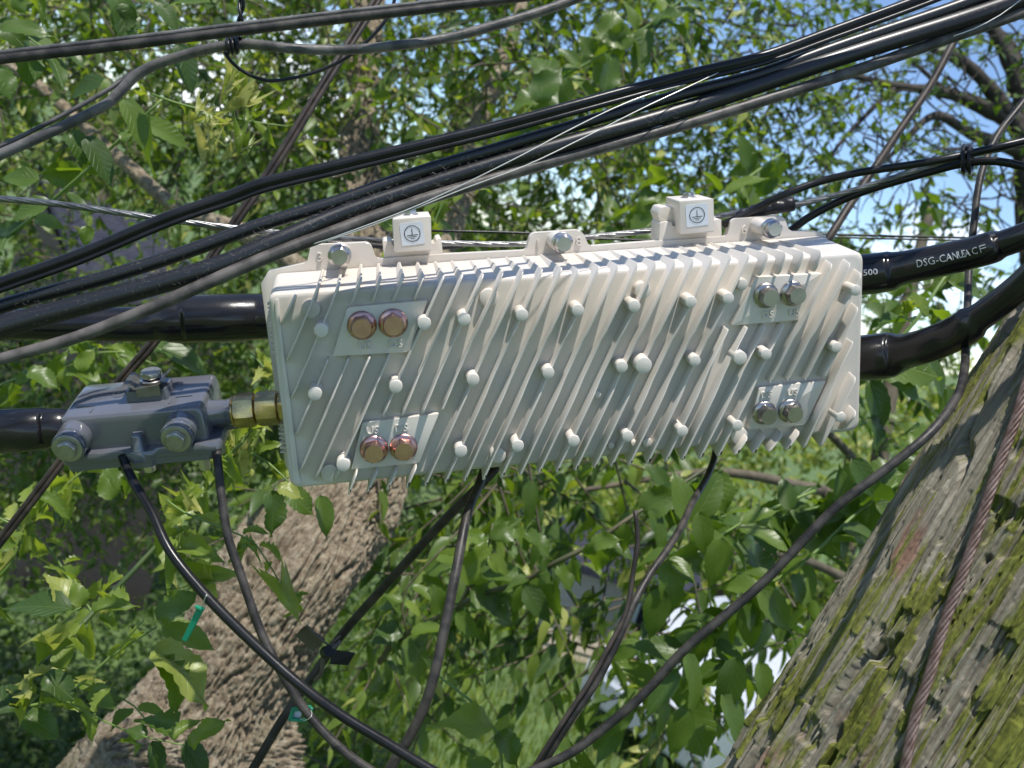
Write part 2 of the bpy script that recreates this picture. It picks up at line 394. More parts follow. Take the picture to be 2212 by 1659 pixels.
for a_ in (((1577.5, 711), (1438.7, 1000)), ((1619, 707), (1474.6, 996)), ((1658.7, 705), (1513, 993)), ((1698, 702), (1552.5, 989)), ((1619, 944), (1589, 985)), ((1657.7, 939), (1627.5, 981.6)),
           ((1695, 937), (1662, 978)), ((1731.6, 932.6), (1700, 974)), ((772, 1020), (753, 1070)), ((816.5, 1018), (793.6, 1066)), ((859, 1013.5), (836, 1061.5)), ((901, 1009), (878, 1057))): FINS.append((a_, 'step', 'wrap'))
for a_ in (((1801, 570), (1669, 830)), ((1840, 568), (1706.6, 826)), ((1864, 590), (1745, 824)), ((1857, 664), (1781.6, 820))): FINS.append((a_, 'end', 'step'))
for a_ in (((1848, 738), (1738, 970)), ((1852, 816), (1775, 967))): FINS.append((a_, 'end', 'wrap'))
for a_ in (((842.5, 768), (721, 1046)), ((800, 772), (678, 1047)), ((754, 776), (646, 1030)), ((709, 778), (637, 949))): FINS.append((a_, 'step', 'end'))
for a_ in (((734, 613), (628, 868)), ((690, 615), (617, 788))): FINS.append((a_, 'wrap', 'end'))
FINS += [(((636, 643), (606, 705)), 'end', 'end'), (((1852, 889), (1831, 934)), 'end', 'end')]
tips = []
for (t_, b_), tk, bk in FINS:
    T_, D_, ln_ = fin(t_, b_, tk, bk)
    if bk == 'wrap' and b_[0] < 1720: tips.append((T_, D_, ln_))
# paint chips knocked off the fin tips
for T_, D_, ln_ in tips:
    if random.random() < .85:
        bm = bmesh.new(); s = ln_ - random.uniform(.004, .0055); c = T_ + D_ * s; Nn = Vector((-D_.y, D_.x)); w_ = random.uniform(.0005, .0009); l_ = random.uniform(.001, .0024)
        vs_ = [bm.verts.new((*(c + D_ * (l_ * k) + Nn * (w_ * j)), .00035)) for k, j in ((-1, -.6), (-.2, -1), (1, -.4), (.8, .9), (-.6, 1))]
        bm.faces.new(vs_); r_ = bmesh.ops.extrude_face_region(bm, geom=list(bm.faces)); bmesh.ops.translate(bm, verts=[v for v in r_['geom'] if isinstance(v, bmesh.types.BMVert)], vec=(0, 0, -.0008))
        obj('paint_chip', bm, M['chip'], amp)

# raised pads for the ports
PADH = -.0105
def pad(pts, seg=.002):
    ol = ccw(rounded([L(x, y, PADH) for x, y in pts], seg, 3))
    smooth_by_angle(obj('port_pad', prism(ol, -.03, PADH, bev=.0012), M['cream'], amp), 40)
pad([(750, 664), (925, 648), (884, 760), (717, 771)])
pad([(782, 913), (950, 893), (905, 1000), (758, 1015)])
pad([(1634, 599), (1777, 590), (1731, 691), (1580, 704)])
pad([(1640, 838), (1786, 822), (1740, 917), (1617, 929)])

# ejector pegs, low bosses
def boss(x, y, rpx, h=0.0, hb=-.03):
    c = L(x, y, h); r = rpx * .95 / FPX * .985
    bm = bmesh.new(); cyl(bm, c, r, hb, h, 28, .0008, r2=r * 1.1)
    return smooth_by_angle(obj('round_boss', bm, M['cream'], amp), 40)
for x, y, r in ((693.6, 713.6, 15.5), (916.5, 699, 14.5), (1003, 690, 14), (1128, 681, 13.7), (1249, 671, 13.5), (1371, 662, 13.5), (1493, 653, 13), (1574, 645, 13), (680, 851, 15), (855, 836, 14.5),
                (1022, 821, 14), (1185, 806, 13.5), (1344, 793, 13.2), (1502, 780, 12.8), (1656, 766, 12.5), (741.5, 1005, 15), (996, 975, 14), (1119, 964, 13.7), (1240, 953, 13.5), (1357, 943, 13.2),
                (1475, 932, 13), (1594, 920, 12.7), (1850, 627.6, 12.3), (1808, 751, 12.3), (1818, 902, 12)): boss(x, y, r, .0012)
boss(1391, 790, 18.5, .004); boss(1600, 774, 15.5, .002)
for x, y, r, h in ((672, 668, 20, -.013), (1056, 644, 20, -.013), (1389, 628, 18, -.008), (1604, 615, 13, -.010), (712, 1022, 20, -.013), (1076, 985, 18, -.010), (1321, 963, 8, -.012), (1399, 957, 11, -.012), (1291, 853, 8.5, -.012),
                   (1598, 943, 20, -.011), (1371, 960, 8, -.012)): boss(x, y, r, h)

# hex bolts
def hexprism(bm, c, rf, h0, h1, rcap=None, rot=0.3, washer=None):
    """flange bolt: washer (r,h), hexagon with chamfered crown"""
    def ring(r, h, n=36, hexed=0.0):
        vs_ = []
        for k in range(n):
            t = 2 * math.pi * k / n; hx = r / max(1e-6, math.cos(((t - rot) % (math.pi / 3)) - math.pi / 6)) * math.cos(math.pi / 6)
            rr_ = r + (hx - r) * hexed; vs_.append(bm.verts.new((c[0] + rr_ * math.cos(t), c[1] + rr_ * math.sin(t), h)))
        return vs_
    rcap = rcap or rf * .84; hh = h1 - h0
    prof = []
    if washer: prof += [(washer, h0, 0), (washer, h0 + hh * .14, 0), (washer * .94, h0 + hh * .2, 0)]
    prof += [(rf * 1.04, h0 + hh * .24, 0 if washer else 1), (rf, h0 + hh * .27, 1), (rf, h0 + hh * .80, 1), (rcap * 1.02, h1 - hh * .05, 0), (rcap, h1, 0)]
    R_ = [ring(*p[:2], hexed=p[2]) for p in prof]
    for A, B in zip(R_, R_[1:]):
        for k in range(36): bm.faces.new((A[k], A[(k + 1) % 36], B[(k + 1) % 36], B[k]))
    bm.faces.new(R_[-1]); bm.faces.new(R_[0][::-1])
px = .95 / FPX
for x, y, rw, mm, rot in ((781.6, 706, 31, 'orange_reflect', .1), (849.5, 701, 31, 'orange_reflect', .5), (808, 975.5, 31, 'orange_reflect', .2), (872, 971, 30.5, 'orange_reflect', .8),
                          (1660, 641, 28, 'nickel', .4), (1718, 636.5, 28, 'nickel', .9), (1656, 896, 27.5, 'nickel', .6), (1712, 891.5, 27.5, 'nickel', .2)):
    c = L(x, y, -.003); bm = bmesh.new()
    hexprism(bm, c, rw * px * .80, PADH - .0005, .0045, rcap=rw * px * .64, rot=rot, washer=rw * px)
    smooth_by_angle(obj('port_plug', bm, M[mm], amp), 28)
# three lid bolts on bosses, standing on the tabs
for x, y, rw in ((733, 556, 24), (1219, 528, 22.5), (1675, 496, 21)):
    c = L(x, y, -.066); bm = bmesh.new(); cyl(bm, (c[0] - .0006, c[1] - .0016), rw * px * .84, -.116, -.078, 28, .001, r2=rw * px * .95)
    smooth_by_angle(obj('bolt_boss', bm, M['cream'], amp), 40)
    bm = bmesh.new(); hexprism(bm, c, rw * px * .97, -.078, -.066, rcap=rw * px * .72, rot=.2, washer=rw * px * 1.10)
    smooth_by_angle(obj('lid_bolt', bm, M['shiny'], amp), 28)

# cast lettering
def text_mesh(s, size, ext, bevel=0.0):
    cu = bpy.data.curves.new('t', 'FONT'); cu.body = s; cu.size = size; cu.extrude = ext; cu.align_x = 'CENTER'; cu.align_y = 'CENTER'; cu.resolution_u = 2
    cu.bevel_depth = bevel; cu.bevel_resolution = 1
    to = bpy.data.objects.new('t', cu); COL.objects.link(to)
    dg = bpy.context.evaluated_depsgraph_get(); me = bpy.data.meshes.new_from_object(to.evaluated_get(dg))
    bpy.data.objects.remove(to); return me
def cast_text(s, x, y, hpx, h, ang=0):
    me = text_mesh(s, hpx * px * 1.42, .0011, .0002); me.materials.clear()
    o = obj('cast_lettering', me, M['cream'], amp); a, b = L(x, y, h); o.location = (a, b, h); o.rotation_euler = (0, 0, ang); return o
for s, x, y in (('US', 789, 747), ('DS', 855, 743), ('US', 805, 930), ('DS', 867, 925), ('DS', 1658, 680), ('US', 1715, 676), ('DS', 1655, 853), ('US', 1711, 848)):
    cast_text(s, x, y, 17 if x < 1000 else 15, PADH + .0003)
for s, x, y in (('3', 691, 556), ('1', 1162, 527), ('8', 1250, 522), ('6', 1607, 497)): cast_text(s, x, y, 21, -.1132)
# raised characters on the left wall, seen edge on
for y0, y1, n_ in ((655, 768, 14), (905, 975, 8)):
    for k in range(n_):
        y = y0 + (y1 - y0) * k / (n_ - 1); x = 566 + (y - 640) * .087
        a, b = L(x + 17, y, -.045); bm = bmesh.new()
        bmesh.ops.create_cube(bm, size=1, matrix=Matrix.Translation((a + .0001, b, -.045)) @ Matrix.Diagonal((.0052, .0011 if k % 3 else .0022, .006, 1)))
        obj('cast_lettering', bm, M['cream'], amp)

# strand clamps with earth-symbol stickers (bolted onto the housing)
def clamp(x0, x1, yt0, yt1, yb0, yb1, hfront, hback, brk, seed):
    cl = []
    f = ccw(rounded([L(x0, yt0, hfront), L(x1, yt1, hfront), L(x1 + 1.5, yb1, hfront), L(x0 + 4, yb0, hfront)], .0015, 3))
    smooth_by_angle(obj('clamp_block', prism(f, hback, hfront, bev=.0012), M['cream'], amp), 40)
    # bracket
    q = ccw(rounded([L(x, y, -.118) for x, y in brk], .0012, 2))
    smooth_by_angle(obj('clamp_bracket', prism(q, -.150, -.1165, bev=.001), M['cream'], amp), 40)
    cx, cy = (x0 + x1) / 2, (yt0 + yb1) / 2 - 3
    ca, cb = L(cx + 1, cy, hfront); s = .0115
    st = ccw(rounded([(ca - s * .95, cb - s * .92), (ca + s * .95, cb - s * .92), (ca + s * .95, cb + s * .92), (ca - s * .95, cb + s * .92)], .0015, 3))
    ang = .05
    def rot(p): return (ca + (p[0] - ca) * math.cos(ang) - (p[1] - cb) * math.sin(ang), cb + (p[0] - ca) * math.sin(ang) + (p[1] - cb) * math.cos(ang))
    sk = obj('earth_sticker', prism([rot(p) for p in st], hfront, hfront + .0004), M['sticker'], amp)
    hh = hfront + .0007; bm = bmesh.new(); r0, r1 = .0070, .0077; n_ = 40
    A = [bm.verts.new((ca + r0 * math.cos(t), cb + r0 * math.sin(t), hh)) for t in [2 * math.pi * k / n_ for k in range(n_)]]
    B = [bm.verts.new((ca + r1 * math.cos(t), cb + r1 * math.sin(t), hh)) for t in [2 * math.pi * k / n_ for k in range(n_)]]
    for k in range(n_): bm.faces.new((A[k], B[k], B[(k + 1) % n_], A[(k + 1) % n_]))
    for (dx0, dy0, dx1, dy1) in ((-.0003, -.0012, .0003, .0048), (-.0052, -.0019, .0052, -.0012), (-.0036, -.0034, .0036, -.0028), (-.0018, -.0049, .0018, -.0043)):
        vs_ = [bm.verts.new((*rot((ca + dx, cb + dy)), hh)) for dx, dy in ((dx0, dy0), (dx1, dy0), (dx1, dy1), (dx0, dy1))]; bm.faces.new(vs_)
    obj('earth_symbol', bm, M['ink'], sk)
    # clamp bolt on top of the block
    a, b = L((x0 + x1) / 2, (yt0 + yt1) / 2, hfront); bm = bmesh.new()
    hexprism(bm, (0, 0), .0062, 0, .005, washer=.0075, rot=.4)
    bo = obj('clamp_bolt', bm, M['steel'], amp); bo.location = (a, b - .0005, (hfront + hback) / 2 - .004); bo.rotation_euler = (-math.pi / 2, 0, 0); smooth_by_angle(bo, 30)
clamp(848, 931, 473, 467, 546, 542, -.100, -.146, [(826, 524), (830, 520), (846, 520), (849, 534), (940, 527), (942, 517), (953, 514), (957, 552), (830, 560)], 1)
clamp(1467, 1542, 434, 429, 507, 501, -.098, -.146, [(1423, 525), (1425, 483), (1429, 480), (1448, 478), (1453, 489), (1540, 482), (1543, 475), (1557, 473), (1558, 512), (1430, 524)], 2)
sad = ccw(rounded([L(1424, 470, -.12), L(1421, 462, -.12), L(1428, 448, -.12), L(1444, 446, -.12), L(1448, 454, -.12), L(1456, 446, -.12), L(1470, 444, -.12), L(1470, 486, -.12), L(1430, 488, -.12)], .0012, 2))
smooth_by_angle(obj('clamp_saddle', prism(sad, -.150, -.121, bev=.001), M['cream'], amp), 40)

# ================================================================== tap
def tapf(): 
    u = Vector((.9955, .088, .02)).normalized(); wv = Vector((.0, .42, .907)); wv = (wv - u * wv.dot(u)).normalized(); nn = u.cross(wv) * -1
    if nn.y < 0: nn = -nn
    return u, wv, nn
TU, TW, TN = tapf(); TO = ray(433, 877) * .93
# local axes: x along, y back, z up
Wd = lambda q: RTC * q[0] + UPC * q[1] + FWC * q[2]
_x, _y, _z, _o = Wd(TU), Wd(TW), Wd(TN), c2w(TO)
TAP_M = Matrix(((_x.x, _y.x, _z.x, _o.x), (_x.y, _y.y, _z.y, _o.y), (_x.z, _y.z, _z.z, _o.z), (0, 0, 0, 1)))
tap = thing('cable_tap', 'glossy blue-grey cast tap box with brass coupling at the left of the amplifier', 'cable tap', TAP_M)
LT = .1235; DT = .072
def rrect(x0, x1, y0, y1, r, seg=5): return ccw(rounded([(x0, y0), (x1, y0), (x1, y1), (x0, y1)], r, seg))
ob = rrect(-LT, 0, 0, DT, .006, 6)
bm = loft([(inset(ob, -.0015), -.034), (inset(ob, -.0008), -.008), (inset(ob, .0), -.0035), (inset(ob, .0012), -.001), (inset(ob, .0035), 0)])
smooth_by_angle(obj('tap_body', bm, M['grey'], tap), 42)
fp = ccw(rounded([(-LT - .003, -.011), (-.072, -.010), (-.066, -.016), (-.050, -.016), (-.044, -.010), (.004, -.011), (.013, -.004), (.010, DT + .006), (-LT - .003, DT + .006)], [.005, .004, .005, .005, .004, .008, .008, .01, .01], 5))
bm = loft([(inset(fp, .0015), -.0425), (fp, -.0405), (fp, -.0350), (inset(fp, .0015), -.0325)])
smooth_by_angle(obj('face_plate', bm, M['grey'], tap), 42)
bm = loft([(inset(fp, .003), -.049), (inset(fp, .002), -.043), (inset(fp, .002), -.0425)]); smooth_by_angle(obj('back_plate', bm, M['grey'], tap), 42)
def at_axis(o, loc, ax):
    q = Vector(ax).normalized().to_track_quat('Z', 'Y'); o.matrix_local = Matrix.Translation(loc) @ q.to_matrix().to_4x4(); return o
def turned(name, prof, m, parent, loc, ax, n=32):
    bm = bmesh.new(); R_ = []
    for r, z in prof: R_.append([bm.verts.new((r * math.cos(2 * math.pi * k / n), r * math.sin(2 * math.pi * k / n), z)) for k in range(n)])
    for A, B in zip(R_, R_[1:]):
        for k in range(n): bm.faces.new((A[k], A[(k + 1) % n], B[(k + 1) % n], B[k]))
    bm.faces.new(R_[-1]); bm.faces.new(R_[0][::-1])
    o = obj(name, bm, m, parent); smooth_by_angle(o, 35); return at_axis(o, loc, ax)
for xx in (-.1125, -.0195):
    b_ = turned('seizure_boss', [(.0150, -.006), (.0143, .010), (.0143, .0125), (.0125, .0135), (.0125, .0155), (.0143, .0165), (.0143, .0215), (.0135, .0225)], M['grey'], tap, (xx, 0, -.0175), (0, -1, -.03))
    b2 = turned('plug_washer', [(.0125, 0), (.0129, .001), (.0125, .0025), (.010, .0028)], M['dull'], tap, (xx, -.0222, -.0182), (0, -1, -.03))
    bm = bmesh.new(); hexprism(bm, (0, 0), .0092, 0, .0058, rcap=.0072, rot=.25)
    h_ = obj('hex_plug', bm, M['dull'], tap); smooth_by_angle(h_, 28); at_axis(h_, (xx, -.0247, -.0182), (0, -1, -.03))
# middle lug with its screw
bm = loft([(rrect(-.0655, -.0510, -.0165, .004, .004, 4), -.042), (rrect(-.0655, -.0510, -.0165, .004, .004, 4), -.0345), (rrect(-.0635, -.0530, -.0115, .004, .003, 4), -.030), (rrect(-.0630, -.0535, -.0105, .004, .003, 4), -.0205), (rrect(-.0622, -.0543, -.0090, .003, .003, 4), -.0185)])
smooth_by_angle(obj('mounting_lug', bm, M['grey'], tap), 50)
# cast marks on the top
for (x0, x1, y0, y1) in ((-.027, -.012, .0225, .0238), (-.0305, -.0293, .010, .019), (-.114, -.098, .0190, .0203), (-.0985, -.0973, .006, .014)):
    obj('cast_mark', prism(rrect(x0, x1, y0, y1, .0005, 1), -.001, .0009), M['grey'], tap)
turned('cast_mark', [(.0055, -.001), (.0055, .0006), (.0045, .0008), (.0045, .0002)], M['grey'], tap, (-.0825, .040, 0), (0, 0, 1))
# strand clamp on the tap lid
cb_ = loft([(rrect(-.0700, -.0325, .020, .047, .002, 3), -.001), (rrect(-.0690, -.0335, .021, .046, .002, 3), .010)]); smooth_by_angle(obj('clamp_base', cb_, M['grey'], tap), 40)
bm = bmesh.new()  # folded clamp plate, a bent strip along x
prof = [(-.0715, .0155), (-.0690, .0180), (-.0650, .0175), (-.0600, .0125), (-.0560, .0135), (-.0380, .0150), (-.0340, .0190), (-.0320, .0195)]
rows_ = [[bm.verts.new((x_, y_, z_)) for y_ in (.0185, .0475)] for x_, z_ in prof]
for A, B in zip(rows_, rows_[1:]): bm.faces.new((A[0], B[0], B[1], A[1]))
f_ = bm.faces.new([bm.verts.new(c) for c in ((-.0585, .0184, .0133), (-.0375, .0184, .0148), (-.0375, .0178, .0055), (-.0585, .0178, .0055))])
bmesh.ops.solidify(bm, geom=list(bm.faces), thickness=.0016)
obj('clamp_plate', bm, M['dull'], tap)
t2 = turned('bolt_washer', [(.0105, 0), (.0105, .0012), (.0085, .0024)], M['shiny'], tap, (-.0470, .0330, .0150), (.05, 0, 1))
bm = bmesh.new(); hexprism(bm, (0, 0), .0100, 0, .0068, rcap=.0082, rot=.1); h_ = obj('clamp_bolt', bm, M['dull'], tap); smooth_by_angle(h_, 28); at_axis(h_, (-.0470, .0330, .0172), (.05, 0, 1))
# port barrel + brass couplings towards the amplifier
BY, BZ = .024, -.019
turned('port_barrel', [(.0135, -.004), (.0120, .004), (.0115, .012), (.0115, .0165), (.0122, .0175), (.0122, .0205)], M['grey'], tap, (0, BY, BZ), (1, 0, 0))
turned('coupling_ring', [(.0128, 0), (.0146, .001), (.0146, .0025), (.0138, .003)], M['brass'], tap, (.0200, BY, BZ), (1, 0, 0))
x_ = .0225
for k, (ln_, r_) in enumerate(((.0195, .0150), (.0200, .0152), (.0105, .0148))):
    bm = bmesh.new(); R_ = []
    def hexr(r, hexed, z, n=36):
        vs_ = []
        for q in range(n):
            t = 2 * math.pi * q / n; hx = r / math.cos(((t - .2 * k) % (math.pi / 3)) - math.pi / 6) * math.cos(math.pi / 6) * 1.06
            rr_ = r * .97 + (hx - r * .97) * hexed; vs_.append(bm.verts.new((rr_ * math.cos(t), rr_ * math.sin(t), z)))
        return vs_
    for r2, hx_, z_ in ((r_ * .93, 0, 0), (r_, .2, .0008), (r_, 1, .003), (r_, 1, ln_ - .0035), (r_, .2, ln_ - .0012), (r_ * .90, 0, ln_ - .0003), (r_ * .84, 0, ln_ + .0008)): R_.append(hexr(r2, hx_, z_))
    for A, B in zip(R_, R_[1:]):
        for q in range(36): bm.faces.new((A[q], A[(q + 1) % 36], B[(q + 1) % 36], B[q]))
    bm.faces.new(R_[-1]); bm.faces.new(R_[0][::-1])
    o = obj('brass_nut', bm, M['brass'], tap); smooth_by_angle(o, 25); at_axis(o, (x_, BY, BZ), (1, 0, 0)); x_ += ln_ + .0004
# threaded F ports underneath, with caps
for xx, yy, l_ in ((-.0575, .004, .019), (-.0085, .004, .022)):
    turned('drop_port', [(.0062, 0), (.0062, .004), (.0055, .0045), (.0058, .006), (.0058, .011), (.0051, .0115), (.0052, l_ - .002), (.0048, l_)], M['shiny'], tap, (xx, yy, -.042), (0, 0, -1))
for xx, yy in ((-.069, .016), (.0055, .010)):
    turned('drop_port', [(.0058, 0), (.0058, .006), (.0048, .0065), (.0048, .010)], M['shiny'], tap, (xx, yy, -.042), (0, 0, -1))
obj('latch_block', prism(rrect(.008, .020, .030, .048, .002, 3), -.040, -.022, bev=.002), M['grey'], tap)
# ================================================================== cables
def ipts(pts): return [P(x, y, d) for x, y, d in pts]
def spanned(pts):
    """carry a cable on beyond the picture instead of stopping it just outside"""
    q = ipts(pts); off_ = lambda p: p[0] < -15 or p[0] > 2227 or p[1] < -15 or p[1] > 1674
    if off_(pts[0]): q = [q[0] + (q[0] - q[1]).normalized() * 1.6] + q
    if off_(pts[-1]): q = q + [q[-1] + (q[-1] - q[-2]).normalized() * 1.6]
    return q
def rpx(w_, d): return w_ / 2 / FPX * d
def cable(name, label, cat, pts, w_, m, group=None, nseg=14, step=.01, parent=None, wl=None):
    sp = spanned(pts); dm = sum(p[2] for p in pts) / len(pts)
    if wl:
        rc_ = [rpx(a, p[2]) for a, p in zip(wl, pts)]; ip_ = ipts(pts)
        if (sp[0] - ip_[0]).length > .5: rc_ = rc_[:1] + rc_
        if (sp[-1] - ip_[-1]).length > .5: rc_ = rc_ + rc_[-1:]
    pp = catmull(sp, step)
    if wl:   # radii follow the control points by nearest position along the curve
        ks_ = [min(range(len(pp)), key=lambda i: (pp[i] - c_).length_squared) for c_ in sp]
        r = list(np.interp(np.arange(len(pp)), ks_, rc_))
    else: r = rpx(w_, dm)
    me = join_np(name, [tube_np(pp, r, nseg)])
    o = obj(name, me, m, parent)
    if parent is None: tag(o, label, cat, group)
    return o
def twisted(pts, n, rw, rc, pitch, m, name, parent, step=.004, nseg=8, core=True, phase=0):
    pp = catmull(spanned(pts), step); T, Nn = frames(pp); s = 0; acc = [0]
    for a, b in zip(pp, pp[1:]): s += (b - a).length; acc.append(s)
    ks = list(range(n)) + ([-1] if core else [])
    for k in ks:
        if k < 0: path = pp
        else: path = [p + (Nn[i] * math.cos(a_) + T[i].cross(Nn[i]) * math.sin(a_)) * rc for i, p in enumerate(pp) for a_ in [2 * math.pi * (acc[i] / pitch + k / n) + phase]]
        obj(name, join_np(name, [tube_np(path, rw, nseg)]), m, parent)
def pair(name, label, cat, pts, specs, group=None, step=.01):
    """several side-by-side tubes: specs (dy_px across, width_px, part name, material)"""
    t = thing(name, label, cat, Matrix.Translation(P(*pts[0])), group)
    inv = Matrix.Translation(-P(*pts[0]))
    ip = catmull([Vector((x, y, d * 1000)) for x, y, d in pts], 14)
    for off, w_, pn, m in specs:
        q = []
        for i, p in enumerate(ip):
            a = ip[max(0, i - 1)]; b = ip[min(len(ip) - 1, i + 1)]; dx, dy = b.x - a.x, b.y - a.y; l_ = math.hypot(dx, dy) or 1
            q.append(inv @ P(p.x - dy / l_ * off, p.y + dx / l_ * off, p.z / 1000))
        d = sum(p[2] for p in pts) / len(pts)
        off2 = lambda p: p[0] < -15 or p[0] > 2227 or p[1] < -15 or p[1] > 1674
        if off2(pts[0]): q = [q[0] + (q[0] - q[3]).normalized() * 1.6] + q
        if off2(pts[-1]): q = q + [q[-1] + (q[-1] - q[-4]).normalized() * 1.6]
        obj(pn, join_np(pn, [tube_np(q, rpx(w_, d), 12)]), m, t)
    return t

pair('figure_eight_cable', 'black figure-eight aerial cable, topmost across the upper left corner', 'cable',
     [(-120, 139, .80), (0, 123, .81), (240, 96, .82), (500, 64, .83), (740, 35, .84), (1000, 5, .85), (1180, -18, .86)],
     [(-9, 11, 'messenger_jacket', M['weath']), (5, 21, 'cable_jacket', M['dusty']), (-4, 8, 'cable_web', M['dusty'])])
br = thing('braided_cable', 'grey weathered braided cable bent upward below the topmost cable', 'cable', Matrix.Translation(P(0, 335, .84)))
inv = P(0, 335, .84)
def sub(o): 
    return o
def local_cable(pn, pts, w_, m, parent, org, wl=None, nseg=14, step=.01):
    pp = [p - org for p in catmull(ipts(pts), step)]; dm = sum(p[2] for p in pts) / len(pts)
    r = rs([rpx(a, p[2]) for a, p in zip(wl, pts)], len(pts), pp) if wl else rpx(w_, dm)
    return obj(pn, join_np(pn, [tube_np(pp, r, nseg)]), m, parent)
local_cable('cable_jacket', [(-100, 378, .82), (0, 334, .83), (130, 276, .84), (240, 218, .845), (285, 170, .85), (335, 140, .85), (400, 119, .85), (470, 101, .85), (540, 95, .85), (620, 104, .85), (740, 108, .86), (860, 98, .86), (960, 83, .87), (1100, 46, .88), (1200, 14, .89), (1330, -38, .9)],
            22, M['weath'], br, inv)
local_cable('messenger_wire', [(-100, 358, .825), (0, 316, .835), (130, 252, .845), (240, 190, .852), (285, 158, .858), (330, 136, .862)], 10, M['weath'], br, inv)
# coils of tie wire at the top
coil = thing('tie_wire', 'dark tie wire coiled three times round the braided cable, tail hanging below', 'wire', Matrix.Translation(P(500, 97, .85)))
inv = P(500, 97, .85)
path = []
for k in range(0, 76):
    a = k / 75 * 2 * math.pi * 3.1; t = k / 75; cx, cy = 488 + 30 * t, 99 - 3 * t
    path.append(P(cx + 3 * math.sin(a), cy - 17 * math.cos(a), .85 - .0075 * math.sin(a)) - inv)
obj('wire_coil', join_np('wire_coil', [tube_np(path, rpx(7.5, .85), 8)]), M['cable'], coil)
local_cable('wire_tail', [(484, 112, .848), (500, 134, .85), (530, 157, .855), (575, 174, .86), (640, 167, .865), (700, 149, .87), (750, 124, .87), (790, 92, .872), (830, 48, .875), (850, 8, .88), (862, -60, .88)], 7.5, M['cable'], coil, inv, step=.006)
tw = thing('twisted_wire', 'short dark twisted wire hanging from above onto the topmost cable', 'wire', Matrix.Translation(P(525, 0, .84)))
for ph in (0, math.pi):
    path = [P(527 - 8 * t + 4.5 * math.cos(9 * t + ph), -70 + 116 * t, .835 + .002 * math.sin(9 * t + ph)) - P(525, 0, .84) for t in [k / 40 for k in range(41)]]
    obj('wire', join_np('wire', [tube_np(path, rpx(8, .84), 8)]), M['cable'], tw)

pair('diagonal_cable', 'brown paired service cable running diagonally behind the bundle, top centre to left edge', 'cable',
     [(860, -80, 1.25), (820, -10, 1.24), (700, 182, 1.2), (600, 345, 1.18), (500, 492, 1.17), (333, 738, 1.16), (267, 815, 1.16), (133, 996, 1.15), (50, 1105, 1.15), (-20, 1195, 1.15), (-90, 1290, 1.15)],
     [(-5.5, 11, 'cable_jacket', M['brownc']), (5, 12.5, 'cable_jacket', M['brownc'])])
# ---- the main lashed bundle
pair('flat_drop_cable', 'smooth black figure-eight drop cable, uppermost of the lashed bundle over the amplifier', 'cable',
     [(-110, 660, .82), (0, 618, .83), (167, 558, .84), (367, 474, .85), (500, 428, .86), (560, 405, .86), (733, 362, .87), (1070, 280, .89), (1240, 234, .9), (1475, 170, .92), (1640, 130, .93), (1808, 70, .95), (2008, -4, .97), (2120, -50, .98)],
     [(-7, 22, 'cable_jacket', M['cable']), (9, 12, 'messenger_jacket', M['cable']), (0, 13, 'cable_web', M['cable'])])
cable('coax_cable', 'scuffed black coaxial cable, second from top in the lashed bundle', 'cable',
      [(-110, 702, .83), (0, 662, .84), (233, 598, .85), (400, 545, .86), (560, 487, .87), (737, 433, .88), (904, 372, .89), (1070, 322, .9), (1237, 272, .91), (1475, 203, .93), (1640, 160, .94), (1808, 101, .95), (2075, 10, .97), (2200, -40, .98)], 27, M['scuffed'],
      wl=[33, 33, 32, 31, 30, 30, 28, 27, 26, 26, 26, 26, 27, 27])
cable('coax_cable', 'thick scuffed black coaxial cable, third from top in the lashed bundle', 'cable',
      [(-110, 745, .82), (0, 708, .83), (233, 644, .84), (467, 576, .85), (600, 520, .86), (737, 462, .875), (904, 405, .89), (1070, 353, .9), (1237, 306, .91), (1475, 238, .93), (1808, 126, .95), (2075, 42, .97), (2175, 8, .98), (2300, -40, .99)], 38, M['scuffed'],
      wl=[50, 50, 47, 44, 40, 36, 35, 34, 35, 37, 39, 40, 40, 40])
cable('coax_cable', 'dusty brown-black coaxial cable, lowest in the lashed bundle', 'cable',
      [(-110, 806, .80), (0, 776, .81), (167, 728, .82), (333, 662, .83), (500, 588, .845), (600, 546, .855), (737, 495, .87), (904, 435, .885), (1070, 385, .9), (1270, 328, .915), (1475, 271, .93), (1808, 166, .95), (2008, 97, .97), (2212, 26, .985), (2330, -20, .99)], 23, M['pale_jacket'],
      wl=[26, 26, 27, 28, 29, 29, 29, 28, 27, 25, 25, 25, 25, 25, 25])
# fuzz of fibres and scratches clinging to the two scuffed cables
parts = []
for (pts_, w_, n_) in (([(-20, 668, .84), (233, 598, .85), (400, 545, .86), (737, 433, .88), (1070, 322, .9), (1475, 203, .93)], 27, 340),
                       ([(-20, 712, .83), (233, 644, .84), (467, 576, .85), (600, 520, .86), (737, 462, .875), (1070, 353, .9), (1475, 238, .93)], 41, 800)):
    pp = catmull(ipts(pts_), .004); T, Nn = frames(pp)
    for _ in range(n_):
        i = int((random.random() ** 1.5) * (len(pp) - 2)) + 1; a = random.uniform(-1.6, 1.6); r0 = rpx(w_, .87)
        B = T[i].cross(Nn[i]); nrm = Nn[i] * math.cos(a) + B * math.sin(a); c = pp[i] + nrm * r0
        tdir = (T[i] * random.uniform(-1, 1) + nrm.cross(T[i]) * random.uniform(-1, 1)).normalized(); l_ = random.uniform(.0015, .005)
        q = [c, c + tdir * l_ * .5 + nrm * .0004, c + tdir * l_ + nrm * random.uniform(-.0004, .0015)]
        parts.append(tube_np(q, .00008, 3, False))
fz = obj('cable_fibres', join_np('cable_fibres', parts), simple('pale_fibre', (.26, .25, .24), .6)); tag(fz, 'fine pale fibres and scuffs clinging to the coaxial cables', kind='stuff')
